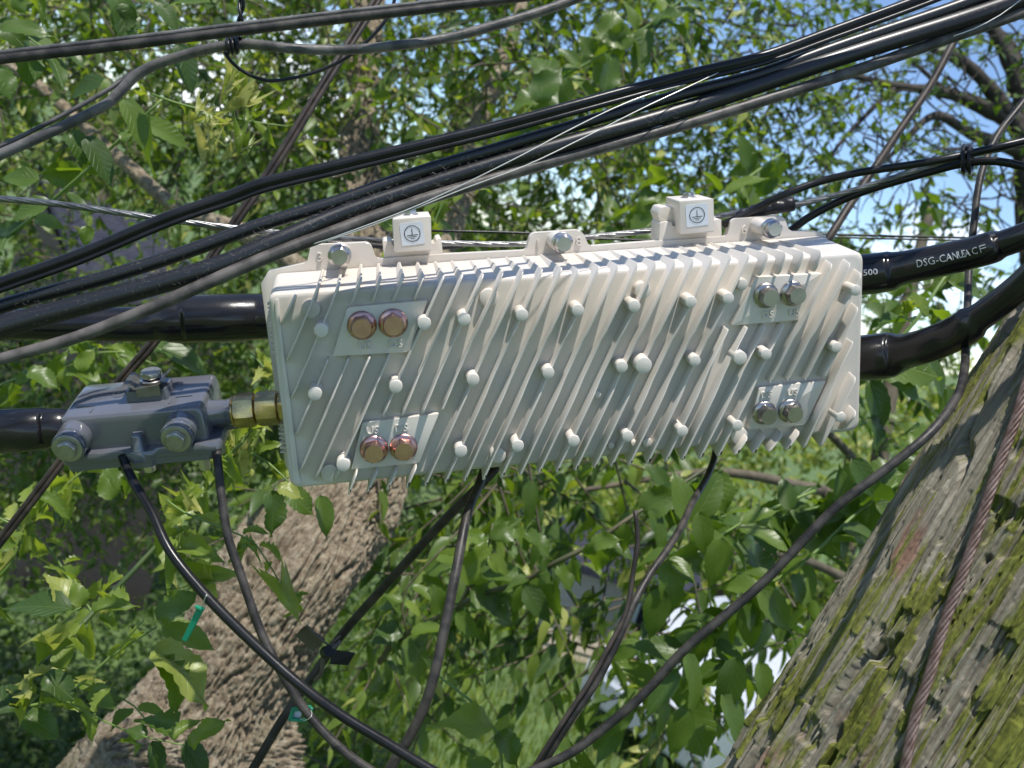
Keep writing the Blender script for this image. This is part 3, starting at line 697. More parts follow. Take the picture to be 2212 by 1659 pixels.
for lab, pts_ in (('thin pale lashing wire crossing the bundle, the upper of two from the left clamp', [(560, 558, .86), (700, 520, .86), (737, 507, .858), (904, 443, .868), (1104, 347, .875), (1237, 277, .885), (1330, 232, .892), (1404, 203, .90), (1500, 178, .925)]),
                  ('thin pale lashing wire crossing the bundle, the lower of two from the left clamp', [(600, 550, .865), (700, 522, .864), (804, 487, .866), (1004, 407, .872), (1137, 357, .878), (1270, 293, .888), (1404, 226, .897), (1475, 193, .906), (1560, 153, .925)]),
                  ('thin pale lashing wire over the bundle near the upper right corner', [(2060, 78, .955), (2102, 63, .952), (2160, 33, .95), (2208, -3, .95), (2260, -40, .96)])):
    cable('lashing_wire', lab, 'wire', pts_, 3.0, M['lash'], nseg=6, group='lashing wires on the bundle')

# ---- steel support strand
st = thing('steel_strand', 'twisted galvanised steel support strand passing through the amplifier clamps', 'steel cable')
twisted([(-80, 420, .95), (0, 429, .95), (120, 440, .95), (333, 470, .96), (500, 492, .98), (700, 512, 1.02), (850, 522, 1.06), (957, 525, 1.07), (1137, 526, 1.08), (1270, 512, 1.085), (1424, 495, 1.09), (1500, 480, 1.09), (1560, 466, 1.09), (1640, 452, 1.08), (1712, 444, 1.08), (1830, 415, 1.07), (2000, 362, 1.05), (2100, 334, 1.04), (2212, 312, 1.03), (2300, 290, 1.02)],
        6, rpx(7.0, 1.0), rpx(7.0, 1.0), .11, M['strand'], 'wire', st, step=.006)
cable('tape_wrap', 'lumpy black tape wrap around the strand right of the amplifier clamp', 'tape', [(1593, 466, 1.07), (1605, 462, 1.07), (1615, 461, 1.07), (1628, 456, 1.07), (1640, 456, 1.07), (1652, 451, 1.07), (1663, 451, 1.07), (1675, 446, 1.07), (1688, 446, 1.07), (1700, 442, 1.07), (1714, 440, 1.07)], 30, M['tape'], wl=[15, 25, 21, 29, 24, 31, 26, 34, 29, 35, 31], nseg=20)
cable('black_cable', 'black cable arching over the strand, right of the amplifier clamp', 'cable', [(1560, 486, 1.06), (1600, 468, 1.06), (1635, 449, 1.06), (1700, 418, 1.05), (1775, 391, 1.05), (1860, 372, 1.04), (1975, 355, 1.03), (2040, 344, 1.02), (2092, 332, 1.02), (2160, 317, 1.01), (2240, 298, 1.01), (2320, 282, 1.0)], 17, M['cable'])
cable('black_cable', 'black cable rising under the strand from behind the right end of the amplifier', 'cable', [(1640, 560, 1.12), (1690, 514, 1.1), (1740, 474, 1.09), (1808, 437, 1.08), (1870, 412, 1.07), (1942, 390, 1.06), (2020, 368, 1.05), (2085, 352, 1.04), (2150, 348, 1.03), (2212, 360, 1.02), (2290, 385, 1.01)], 18, M['cable'])
tie = thing('cable_tie', 'black double strap holding the strand and two cables together at the right edge', 'cable tie', Matrix.Translation(P(2090, 345, 1.0)))
for dx in (-7, 6):
    path = [P(2090 + dx + 4 * math.cos(a), 344 + 30 * math.sin(a), 1.03 + .016 * math.cos(a)) - P(2090, 345, 1.0) for a in [2 * math.pi * k / 28 for k in range(29)]]
    obj('strap', join_np('strap', [tube_np(path, rpx(9, 1.0), 8)]), M['cable'], tie)
cable('black_cable', 'thin black cable running along the strand behind the left clamp', 'cable', [(590, 520, 1.09), (690, 522, 1.10), (800, 531, 1.11), (900, 538, 1.11), (1000, 532, 1.115)], 9, M['cable'])
cable('black_cable', 'thin black cable behind the strand between the two clamps', 'cable', [(850, 497, 1.3), (957, 499, 1.3), (1140, 504, 1.32), (1300, 516, 1.33), (1500, 520, 1.35)], 5, M['cable'])
pair('thin_twin_cable', 'thin black twin cable running level behind the pole-side cables, far right', 'cable', [(1700, 506, 1.6), (1790, 509, 1.6), (1930, 513, 1.6), (2060, 516, 1.6), (2300, 522, 1.6)],
     [(-3, 5, 'cable_jacket', M['cable']), (3, 4, 'cable_jacket', M['cable'])])

# ---- diagonal service drops right of the amplifier
cable('service_drop', 'dark service cable slanting from the upper right down behind the amplifier corner', 'cable', [(2230, -180, 1.5), (2140, -35, 1.45), (2062, 88, 1.4), (2008, 187, 1.38), (1940, 287, 1.36), (1875, 385, 1.34), (1830, 452, 1.32), (1792, 512, 1.3), (1720, 620, 1.3)], 17, M['brownc'])
cable('service_drop', 'long black drop cable beside the pole, bending down past the bottom edge', 'cable',
      [(2290, 110, 1.2), (2212, 218, 1.18), (2150, 300, 1.16), (2118, 383, 1.14), (2102, 500, 1.12), (2094, 570, 1.11), (2090, 660, 1.07), (2086, 740, 1.0), (2083, 800, .94), (2068, 855, .90), (2008, 936, .865), (1908, 1018, .86), (1808, 1094, .86), (1642, 1264, .86), (1475, 1407, .86), (1390, 1500, .86), (1304, 1574, .86), (1235, 1625, .86), (1150, 1665, .86), (1040, 1700, .86)], 18, M['dusty'])
cable('drop_cable', 'black drop cable leaving the amplifier underside, right of centre, with a cut end beside it', 'cable', [(1548, 940, 1.10), (1545, 980, 1.09), (1530, 1025, 1.06), (1495, 1087, 1.0), (1474, 1133, .97), (1440, 1190, .94), (1404, 1240, .92), (1366, 1310, .9), (1325, 1403, .89), (1285, 1478, .885), (1235, 1550, .88), (1172, 1652, .88), (1120, 1740, .88)], 16, M['dusty'])
cable('cable_offcut', 'thin black cable with a cut end standing up beside the right-hand drop cable', 'cable', [(1372, 1103, .90), (1376, 1140, .90), (1377, 1175, .90), (1367, 1240, .90), (1354, 1318, .893), (1312, 1403, .885), (1270, 1478, .88), (1222, 1550, .875), (1157, 1652, .872), (1105, 1740, .87)], 11, M['brownc'])
cable('drop_cable', 'thick black drop cable hanging nearly straight from the amplifier underside', 'cable', [(1052, 990, 1.08), (1036, 1045, 1.05), (1010, 1108, 1.0), (984, 1240, .96), (957, 1373, .94), (939, 1455, .93), (915, 1530, .93), (880, 1600, .93), (845, 1656, .93), (800, 1730, .93)], 22, M['dusty'])
cable('drop_cable', 'brown-black cable slanting down left from the amplifier to the trunk', 'cable', [(1080, 1000, 1.12), (1045, 1040, 1.11), (977, 1106, 1.12), (870, 1223, 1.15), (737, 1373, 1.2), (700, 1425, 1.2), (667, 1473, 1.2), (617, 1543, 1.2), (550, 1655, 1.2), (500, 1740, 1.2)], 20, M['brownc'])
cable('drop_cable', 'black drop cable sweeping right from the left port of the tap', 'cable', [(265, 985, .935), (272, 1006, .93), (290, 1045, .91), (327, 1106, .89), (367, 1190, .87), (450, 1292, .86), (567, 1408, .855), (655, 1485, .85), (737, 1545, .85), (837, 1606, .85), (925, 1660, .85), (1040, 1720, .85)], 22, M['cable'],
      wl=[20, 21, 22, 22, 22, 23, 23, 23, 23, 23, 23, 23])
cable('drop_cable', 'dull black drop cable hanging from the right port of the tap', 'cable', [(468, 972, .945), (471, 1005, .94), (483, 1106, .93), (495, 1170, .925), (517, 1232, .92), (567, 1373, .91), (617, 1468, .90), (667, 1545, .895), (737, 1618, .89), (800, 1664, .89), (880, 1710, .89)], 20, M['dusty'])

# ---- big coax sleeves in and out of the amplifier
def sleeve(name, label, pts, wl, m=None): return cable(name, label, 'coaxial cable', pts, 0, m or M['rubber'], nseg=28, wl=wl, step=.005)
sleeve('coax_connector', 'thick black shrink-sleeved coax entering the upper left end of the amplifier',
       [(-120, 706, 1.03), (0, 703, 1.03), (50, 700, 1.03), (200, 700, 1.04), (325, 699, 1.05), (345, 696, 1.05), (365, 693, 1.05), (390, 690, 1.055), (480, 687, 1.06), (560, 684, 1.07), (600, 683, 1.07), (640, 682, 1.08)],
       [64, 66, 68, 72, 78, 82, 96, 104, 104, 100, 100, 100])
sleeve('coax_connector', 'black shrink-sleeved coax plugged into the left end of the tap',
       [(-120, 938, .93), (0, 931, .94), (60, 928, .94), (95, 925, .945), (110, 924, .945), (125, 923, .945), (150, 921, .95), (170, 920, .95)], [96, 96, 94, 92, 86, 84, 78, 76])
t = sleeve('coax_connector', 'upper black sleeved coax with white printing at the right end of the amplifier',
       [(1770, 602, 1.10), (1830, 596, 1.09), (1895, 590, 1.08), (1925, 585, 1.075), (1940, 581, 1.07), (1960, 577, 1.065), (2020, 565, 1.05), (2090, 549, 1.035), (2140, 535, 1.02), (2152, 531, 1.02), (2165, 527, 1.015), (2212, 510, 1.0), (2260, 488, .99), (2330, 450, .98)],
       [88, 88, 88, 86, 76, 72, 72, 70, 70, 69, 58, 58, 58, 58])
sleeve('coax_connector', 'lower black sleeved coax curving from the right end of the amplifier over the pole',
       [(1770, 782, 1.09), (1830, 776, 1.08), (1900, 770, 1.06), (1925, 766, 1.055), (1940, 763, 1.05), (1960, 758, 1.04), (2000, 747, 1.02), (2050, 727, 1.0), (2088, 706, .98), (2099, 697, .975), (2112, 688, .97), (2150, 661, .955), (2212, 610, .93), (2270, 548, .91), (2320, 480, .90)],
       [98, 98, 100, 98, 86, 76, 76, 76, 76, 76, 62, 61, 60, 60, 60])
# white print on the upper right sleeve
def print_on(s, pts, size, parent):
    pass
SLV = catmull(ipts([(1770, 602, 1.10), (1830, 596, 1.09), (1895, 590, 1.08), (1925, 585, 1.075), (1940, 581, 1.07), (1960, 577, 1.065), (2020, 565, 1.05), (2090, 549, 1.035), (2140, 535, 1.02), (2152, 531, 1.02)]), .003)
SLX = [((p - CAMP).dot(RTC) / (p - CAMP).dot(FWC)) * FPX + 1106 for p in SLV]
def strip_text(s, xa, xb, hpx_, wpx_, m):
    """white print wrapped on the upper right sleeve between two picture columns"""
    me = text_mesh(s, 1.0, 0.0); me.materials.clear(); me.materials.append(m)
    V = np.zeros(len(me.vertices) * 3, dtype=np.float32); me.vertices.foreach_get('co', V); V = V.reshape(-1, 3)
    x0, x1 = V[:, 0].min(), V[:, 0].max(); y0, y1 = V[:, 1].min(), V[:, 1].max(); out = []
    for x, y, z in V:
        tx = xa + (xb - xa) * (x - x0) / (x1 - x0); k = np.interp(tx, SLX, np.arange(len(SLX))); i = min(int(k), len(SLV) - 2)
        A_ = SLV[i].lerp(SLV[i + 1], k - i); T_ = (SLV[i + 1] - SLV[i]).normalized(); c_ = (CAMP - A_); d_ = c_.length; c_ = (c_ - T_ * c_.dot(T_)).normalized(); up_ = c_.cross(T_)
        if up_.dot(UPC) < 0: up_ = -up_
        r_ = rpx(wpx_, d_) + .0008; a = ((y - y0) / (y1 - y0) - .5) * hpx_ / FPX * d_ / r_ + .08
        out.append(A_ + (c_ * math.cos(a) + up_ * math.sin(a)) * r_)
    me.vertices.foreach_set('co', np.array(out, dtype=np.float32).ravel()); me.update()
    return obj('printed_lettering', me, None, t)
strip_text('500', 1866, 1897, 12, 88, M['white_ink'])
strip_text('DSG-CANUSA', 1990, 2112, 15, 71, M['white_ink'])
strip_text('CF', 2117, 2135, 14, 71, M['white_ink'])

# ---- tags
tg = thing('cable_tag', 'green plastic strip tag dangling from the tap drop cable', 'tag', Matrix.Translation(P(433, 1310, .86)))
o_ = P(433, 1310, .86)
def plate(corners, th, m, name, parent, org):
    cs = [Vector(c) - org for c in corners]; n_ = (cs[1] - cs[0]).cross(cs[2] - cs[0]).normalized() * th
    bm = bmesh.new(); a = [bm.verts.new(c - n_) for c in cs]; b = [bm.verts.new(c + n_) for c in cs]; k = len(cs)
    bm.faces.new(a[::-1]); bm.faces.new(b)
    for i in range(k): bm.faces.new((a[i], a[(i + 1) % k], b[(i + 1) % k], b[i]))
    bmesh.ops.recalc_face_normals(bm, faces=bm.faces); bmesh.ops.bevel(bm, geom=list(bm.edges), offset=th * .5, segments=1, affect='EDGES')
    return obj(name, bm, m, parent)
plate([P(426, 1312, .862), P(440, 1318, .86), P(404, 1386, .87), P(393, 1382, .872)], .0009, M['green_tag'], 'tag_strip', tg, o_)
plate([P(423, 1306, .861), P(442, 1313, .859), P(439, 1321, .859), P(421, 1314, .861)], .0018, M['green_tag'], 'tag_head', tg, o_)
local_cable('tag_wire', [(434, 1318, .862), (440, 1300, .855), (446, 1286, .852), (450, 1296, .86), (442, 1310, .868), (436, 1318, .866)], 2.5, M['lash'], tg, o_, nseg=6, step=.002)
tg = thing('cable_tag', 'green hollow tag with white insert on the second tap cable', 'tag', Matrix.Translation(P(650, 1545, .90))); o_ = P(650, 1545, .90)
for q in ([(622, 1555), (630, 1528), (638, 1530), (631, 1557)], [(630, 1528), (672, 1523), (674, 1532), (632, 1537)], [(668, 1524), (677, 1530), (668, 1560), (660, 1556)], [(622, 1550), (664, 1552), (662, 1560), (624, 1558)]):
    plate([P(x, y, .905) for x, y in q], .0013, M['green_tag'], 'tag_frame', tg, o_)
plate([P(x, y, .908) for x, y in ((632, 1535), (655, 1534), (648, 1552), (628, 1552))], .0005, M['sticker'], 'tag_insert', tg, o_)
local_cable('tag_wire', [(648, 1552, .905), (660, 1556, .892), (672, 1548, .886), (673, 1538, .892), (664, 1530, .903)], 2.5, M['lash'], tg, o_, nseg=6, step=.002)
tg = thing('span_clamp', 'dark metal clip with two flat tags gripping the cable in front of the trunk', 'clip', Matrix.Translation(P(710, 1400, 1.18))); o_ = P(710, 1400, 1.18)
plate([P(x, y, d) for x, y, d in ((637, 1372, 1.18), (661, 1351, 1.17), (703, 1381, 1.17), (678, 1407, 1.18))], .0008, M['tag_brown'], 'flat_tag', tg, o_)
plate([P(x, y, d) for x, y, d in ((718, 1403, 1.17), (768, 1410, 1.18), (752, 1437, 1.18), (712, 1434, 1.17))], .0008, M['ink'], 'flat_tag', tg, o_)
local_cable('clip_wire', [(650, 1362, 1.17), (664, 1352, 1.165), (676, 1366, 1.165), (700, 1386, 1.168), (716, 1396, 1.17), (722, 1384, 1.175), (735, 1374, 1.185)], 5, M['tag_brown'], tg, o_, nseg=8, step=.004)
local_cable('clip_wire', [(735, 1385, 1.175), (722, 1398, 1.168), (704, 1404, 1.168), (697, 1425, 1.175), (694, 1455, 1.18), (680, 1470, 1.185)], 9, M['tag_brown'], tg, o_, nseg=8, step=.004)
bm = bmesh.new(); cyl(bm, (0, 0), .007, -.006, .006, 16, .001); o = obj('clip_barrel', bm, M['ink'], tg); o.location = P(708, 1408, 1.168) - o_; o.rotation_euler = (.8, .6, 0)
# ================================================================== utility pole
E1, E2 = Vector((1580, 1659)), Vector((2212, 640)); PR, PD = .15, 1.02
dv = (E2 - E1).normalized(); pv = Vector((-dv.y, dv.x)) 
if pv.x < 0: pv = -pv
off = FPX * PR / math.sqrt(PD * PD - PR * PR)
A0 = P(*(E1 + pv * off), PD); A1 = P(*(E2 + pv * off), PD); AX = (A1 - A0).normalized()
def polept(x, y, dr):
    d = (P(x, y, 1) - CAMP).normalized(); o = CAMP - A0; R_ = PR + dr
    dp = d - AX * d.dot(AX); op = o - AX * o.dot(AX); a = dp.dot(dp); b = 2 * dp.dot(op); c = op.dot(op) - R_ * R_; D_ = b * b - 4 * a * c
    t = (-b - math.sqrt(max(0, D_))) / (2 * a); return CAMP + d * t
s_bot, s_top = -.30, .78
E_n = (CAMP - A0); E_n = (E_n - AX * E_n.dot(AX)).normalized(); E_b = AX.cross(E_n)
nth, ns = 600, 820
th = np.linspace(-1.85, 1.85, nth); ss = np.linspace(s_bot, s_top, ns); TH_, S_ = np.meshgrid(th, ss); C_ = TH_ * PR
wx = (fbm(C_ * 10, S_ * 3, 0 * S_ + 3, 2) - .5) * .014
# knot swirl where the grain bends round a branch scar
kx, ks_ = -.06, .20
kd = np.exp(-(((C_ - kx) / .035) ** 2 + ((S_ - ks_) / .06) ** 2)); wx = wx + kd * .012 * np.tanh((C_ - kx) / .02)
Cw = C_ + wx
q = fbm(Cw * 52 + 40, S_ * 3.4 + 9, 0 * S_ + 1, 4, .55) * 15 + fbm(Cw * 150, S_ * 14, 0 * S_ + 7, 2) * 1.6
fr = q - np.floor(q); terr = np.floor(q) + np.clip((fr - .90) / .10, 0, 1)
rough_mask = np.clip((fbm(C_ * 7 + 3, S_ * 4, 0 * S_ + 8, 3) - .34) * 6 + (C_ + .10) * 7, .22, 1)
disp = (terr - terr.mean()) * .0012 * rough_mask
_h = np.random.default_rng(9).random((512, 512))
def strips(width, seglen, amp_, gw, gd, sd, warp):
    u_ = (Cw + (fbm(C_ * 20 + sd, S_ * 6 + sd, 0 * S_ + sd, 2) - .5) * warp) / width + 100; u_ = u_ + (vnoise(u_ * .37, 0 * S_ + sd, 0 * S_) - .5) * .9
    i_ = np.floor(u_).astype(int); f_ = u_ - i_; r0_ = _h[i_ & 511, sd]; v_ = S_ / (seglen * (.5 + r0_)) + r0_ * 37 + (fbm(C_ * 300, S_ * 30, 0 * S_ + sd, 2) - .5) * .12 + 50; j_ = np.floor(v_).astype(int)
    hh = _h[(i_ * 7) & 511, (j_ * 13 + sd) & 511]; gap = np.clip(1 - np.minimum(f_, 1 - f_) / gw, 0, 1) * (_h[(i_ + 200) & 511, (j_ + sd) & 511] > .35)
    hole = (hh < .07).astype(float)
    return (hh - .5) * amp_ - gap * gd * (.3 + _h[(i_ + 99) & 511, sd + 3]) - hole * amp_ * 1.1, hh
s1, h1_ = strips(.019, .24, .0078, .09, .016, 5, .010); s2, h2_ = strips(.0065, .08, .0040, .17, .0075, 40, .003)
disp += (s1 + s2) * rough_mask
disp += (fbm(Cw * 420, S_ * 9, 0 * S_, 3, .6) - .5) * .0024
disp += (fbm(C_ * 9, S_ * 3, 0 * S_ + 2, 3) - .5) * .012
for fc, fs, wd_, dp_, sd in ((26, 1.6, .020, .010, 4), (52, 3.6, .024, .006, 14), (15, .9, .010, .016, 24)):
    r_ = np.abs(vnoise(Cw * fc + sd, S_ * fs + sd, 0 * S_ + sd) - .5); g_ = vnoise(C_ * 18, S_ * 5, 0 * S_ + sd + 2)
    disp -= np.clip(1 - r_ / wd_, 0, 1) * dp_ * np.clip((g_ - .3) * 4, 0, 1)
pit = vnoise(Cw * 95, S_ * 42, 0 * S_ + 11) * .6 + vnoise(Cw * 30, S_ * 16, 0 * S_ + 12) * .4
disp -= np.clip((pit - .69) * 18, 0, 1) * .013 * rough_mask
brk = vnoise(Cw * 60 + 5, S_ * 26, 0 * S_ + 19); disp -= np.clip((brk - .74) * 12, 0, 1) * .005 * rough_mask
for c0_, sa_, sb_, w0_, dp0_ in ((.055, -.25, .16, .0035, .02), (.095, -.12, .40, .0030, .018), (.015, -.3, .05, .0022, .012), (.13, .0, .5, .003, .016), (-.03, .22, .55, .002, .010), (.08, .30, .7, .0028, .014), (.165, -.2, .3, .003, .015)):
    cc_ = np.abs(C_ - c0_ - (fbm(S_ * 6, 0 * S_ + c0_ * 90, 0 * S_, 2) - .5) * .012); en_ = np.clip((S_ - sa_) * 12, 0, 1) * np.clip((sb_ - S_) * 12, 0, 1)
    disp -= np.clip(1 - cc_ / (w0_ * (.3 + en_)), 0, 1) ** .6 * dp0_ * en_
disp += (fbm(C_ * 900, S_ * 300, 0 * S_ + 6, 2) - .5) * .0011
R_ = PR + disp
# splinter: sample rings around the axis
n3 = lambda v: np.array(v)[None, None, :]
V = n3(A0) + S_[..., None] * n3(AX) + (R_ * np.cos(TH_))[..., None] * n3(E_n) + (R_ * np.sin(TH_))[..., None] * n3(E_b)
idx = np.arange(nth * ns).reshape(ns, nth); F = np.stack([idx[:-1, :-1], idx[:-1, 1:], idx[1:, 1:], idx[1:, :-1]], -1).reshape(-1, 4)
att = np.stack([Cw, S_, (h1_ * .5 + h2_ * .5) * np.clip(rough_mask * 1.5, 0, 1) + .5 * (1 - np.clip(rough_mask * 1.5, 0, 1))], -1).reshape(-1, 3)
# the rest of the pole (back, and everything above and below the weathered stretch)
V2, F2, a2 = [], [], []
th2 = np.linspace(1.85, 2 * math.pi - 1.85, 30)
def ringgrid(tharr, sarr, base):
    T_, S2 = np.meshgrid(tharr, sarr); d_ = (fbm(T_ * 3, S2 * 2, 0 * T_ + 4, 3) - .5) * .008
    v = n3(A0) + S2[..., None] * n3(AX) + ((PR + d_) * np.cos(T_))[..., None] * n3(E_n) + ((PR + d_) * np.sin(T_))[..., None] * n3(E_b)
    i_ = np.arange(T_.size).reshape(T_.shape) + base; return v.reshape(-1, 3), np.stack([i_[:-1, :-1], i_[:-1, 1:], i_[1:, 1:], i_[1:, :-1]], -1).reshape(-1, 4), np.stack([T_ * PR, S2, 0 * S2 + .5], -1).reshape(-1, 3)
base_n = V.size // 3; lst = [(V.reshape(-1, 3), F, att)]
L_down = A0.z / AX.z + .3
for ta, sa in ((th2, np.linspace(s_bot, s_top, 30)), (np.linspace(-1.85, 2 * math.pi - 1.85, 60), np.linspace(-L_down, s_bot, 80)), (np.linspace(-1.85, 2 * math.pi - 1.85, 60), np.linspace(s_top, 3.4, 60))):
    g_ = ringgrid(ta, sa, base_n); base_n += len(g_[0]); lst.append(g_)
me = mesh_np('pole_shaft', np.concatenate([l[0] for l in lst]), [np.concatenate([l[1] for l in lst])], {'pc': ('FLOAT_VECTOR', np.concatenate([l[2] for l in lst]))})
def pole_mat():
    m, t, b = mat('mossy_weathered_wood'); lk = t.links.new
    at = nd(t, 'ShaderNodeAttribute'); at.attribute_name = 'pc'
    def nz(scale, s=1.0, det=4, rough=.6, dist=0):
        mp_ = nd(t, 'ShaderNodeMapping', Scale=scale); lk(at.outputs['Vector'], mp_.inputs[0]); n_ = nd(t, 'ShaderNodeTexNoise', Scale=s, Detail=det, Roughness=rough, Distortion=dist); lk(mp_.outputs[0], n_.inputs['Vector']); return n_.outputs['Fac']
    def rmp(f, stops):
        r_ = nd(t, 'ShaderNodeValToRGB'); el = r_.color_ramp.elements
        while len(el) < len(stops): el.new(.5)
        for e, (p_, c_) in zip(el, stops): e.position = p_; e.color = (*c_, 1)
        lk(f, r_.inputs[0]); return r_.outputs[0]
    def mixc(f, a, c): 
        x_ = nd(t, 'ShaderNodeMix', data_type='RGBA'); lk(f, x_.inputs['Factor']); lk(a, x_.inputs['A']); lk(c, x_.inputs['B']); return x_.outputs['Result']
    def mrange(f, a, c): r_ = nd(t, 'ShaderNodeMapRange'); r_.inputs[1].default_value = a; r_.inputs[2].default_value = c; lk(f, r_.inputs[0]); return r_.outputs[0]
    wood = rmp(nz((300, 10, 0), 1, 5), [(.25, (.050, .040, .025)), (.42, (.17, .15, .11)), (.6, (.29, .26, .20)), (.8, (.42, .39, .32))])
    brown = rmp(nz((260, 14, 0), 1, 4), [(.3, (.16, .085, .055)), (.7, (.33, .20, .14))])
    moss = rmp(nz((500, 90, 0), 1, 5), [(.25, (.040, .055, .008)), (.45, (.105, .115, .012)), (.62, (.18, .195, .022)), (.8, (.30, .31, .09))])
    w1 = mixc(mrange(nz((16, 5, 0), 1.3, 3), .60, .66), wood, brown)
    mk = nd(t, 'ShaderNodeMath', operation='ADD'); lk(nz((12, 4, 0), 1.0, 4, .65), mk.inputs[0])
    mk2 = nd(t, 'ShaderNodeMath', operation='MULTIPLY'); lk(nz((130, 5, 0), 1, 5, .7), mk2.inputs[0]); mk2.inputs[1].default_value = 1.0; lk(mk2.outputs[0], mk.inputs[1])
    sx = nd(t, 'ShaderNodeSeparateXYZ'); lk(at.outputs['Vector'], sx.inputs[0])
    gr = mrange(sx.outputs[0], -.20, .06); g2 = nd(t, 'ShaderNodeMath', operation='MULTIPLY'); lk(gr, g2.inputs[0]); g2.inputs[1].default_value = .20
    mk3 = nd(t, 'ShaderNodeMath', operation='ADD'); lk(mk.outputs[0], mk3.inputs[0]); lk(g2.outputs[0], mk3.inputs[1])
    sz = nd(t, 'ShaderNodeMath', operation='MULTIPLY_ADD'); lk(sx.outputs[2], sz.inputs[0]); sz.inputs[1].default_value = .38; sz.inputs[2].default_value = -.19; mk4 = nd(t, 'ShaderNodeMath', operation='ADD'); lk(mk3.outputs[0], mk4.inputs[0]); lk(sz.outputs[0], mk4.inputs[1]); mk3 = mk4
    col = mixc(mrange(mk3.outputs[0], 1.06, 1.17), w1, moss); lk(col, b.inputs['Base Color']); b.inputs['Roughness'].default_value = .85
    bp = nd(t, 'ShaderNodeBump', Strength=1, Distance=.003); lk(nz((420, 22, 0), 1, 8, .75), bp.inputs['Height']); lk(bp.outputs[0], b.inputs['Normal'])
    return m
M['pole'] = pole_mat()
pole = thing('utility_pole', 'leaning weathered wooden utility pole splintered and covered in yellow-green moss', 'utility pole', Matrix.Translation(A0 - AX * (A0.z / AX.z)))
pinv = pole.matrix_world.translation.copy()
o = obj('pole_shaft', me, M['pole'], pole); o.location = -pinv
gw = thing('ground_wire', 'rusty brown twisted ground wire running down the face of the mossy pole', 'wire')
gpts = [(2330, 500), (2270, 660), (2225, 800), (2195, 903), (2158, 1003), (2125, 1103), (2085, 1223), (2042, 1339), (2008, 1456), (1975, 1556), (1955, 1655), (1930, 1770)]
pp = catmull([polept(x, y, .010) for x, y in gpts], .004); T, Nn = frames(pp); acc = [0]
for a, b_ in zip(pp, pp[1:]): acc.append(acc[-1] + (b_ - a).length)
for k in range(6):
    path = [p + (Nn[i] * math.cos(a_) + T[i].cross(Nn[i]) * math.sin(a_)) * .0031 for i, p in enumerate(pp) for a_ in [2 * math.pi * (acc[i] / .055 + k / 6)]]
    obj('wire', join_np('wire', [tube_np(path, .0017, 7)]), M['rust'], gw)

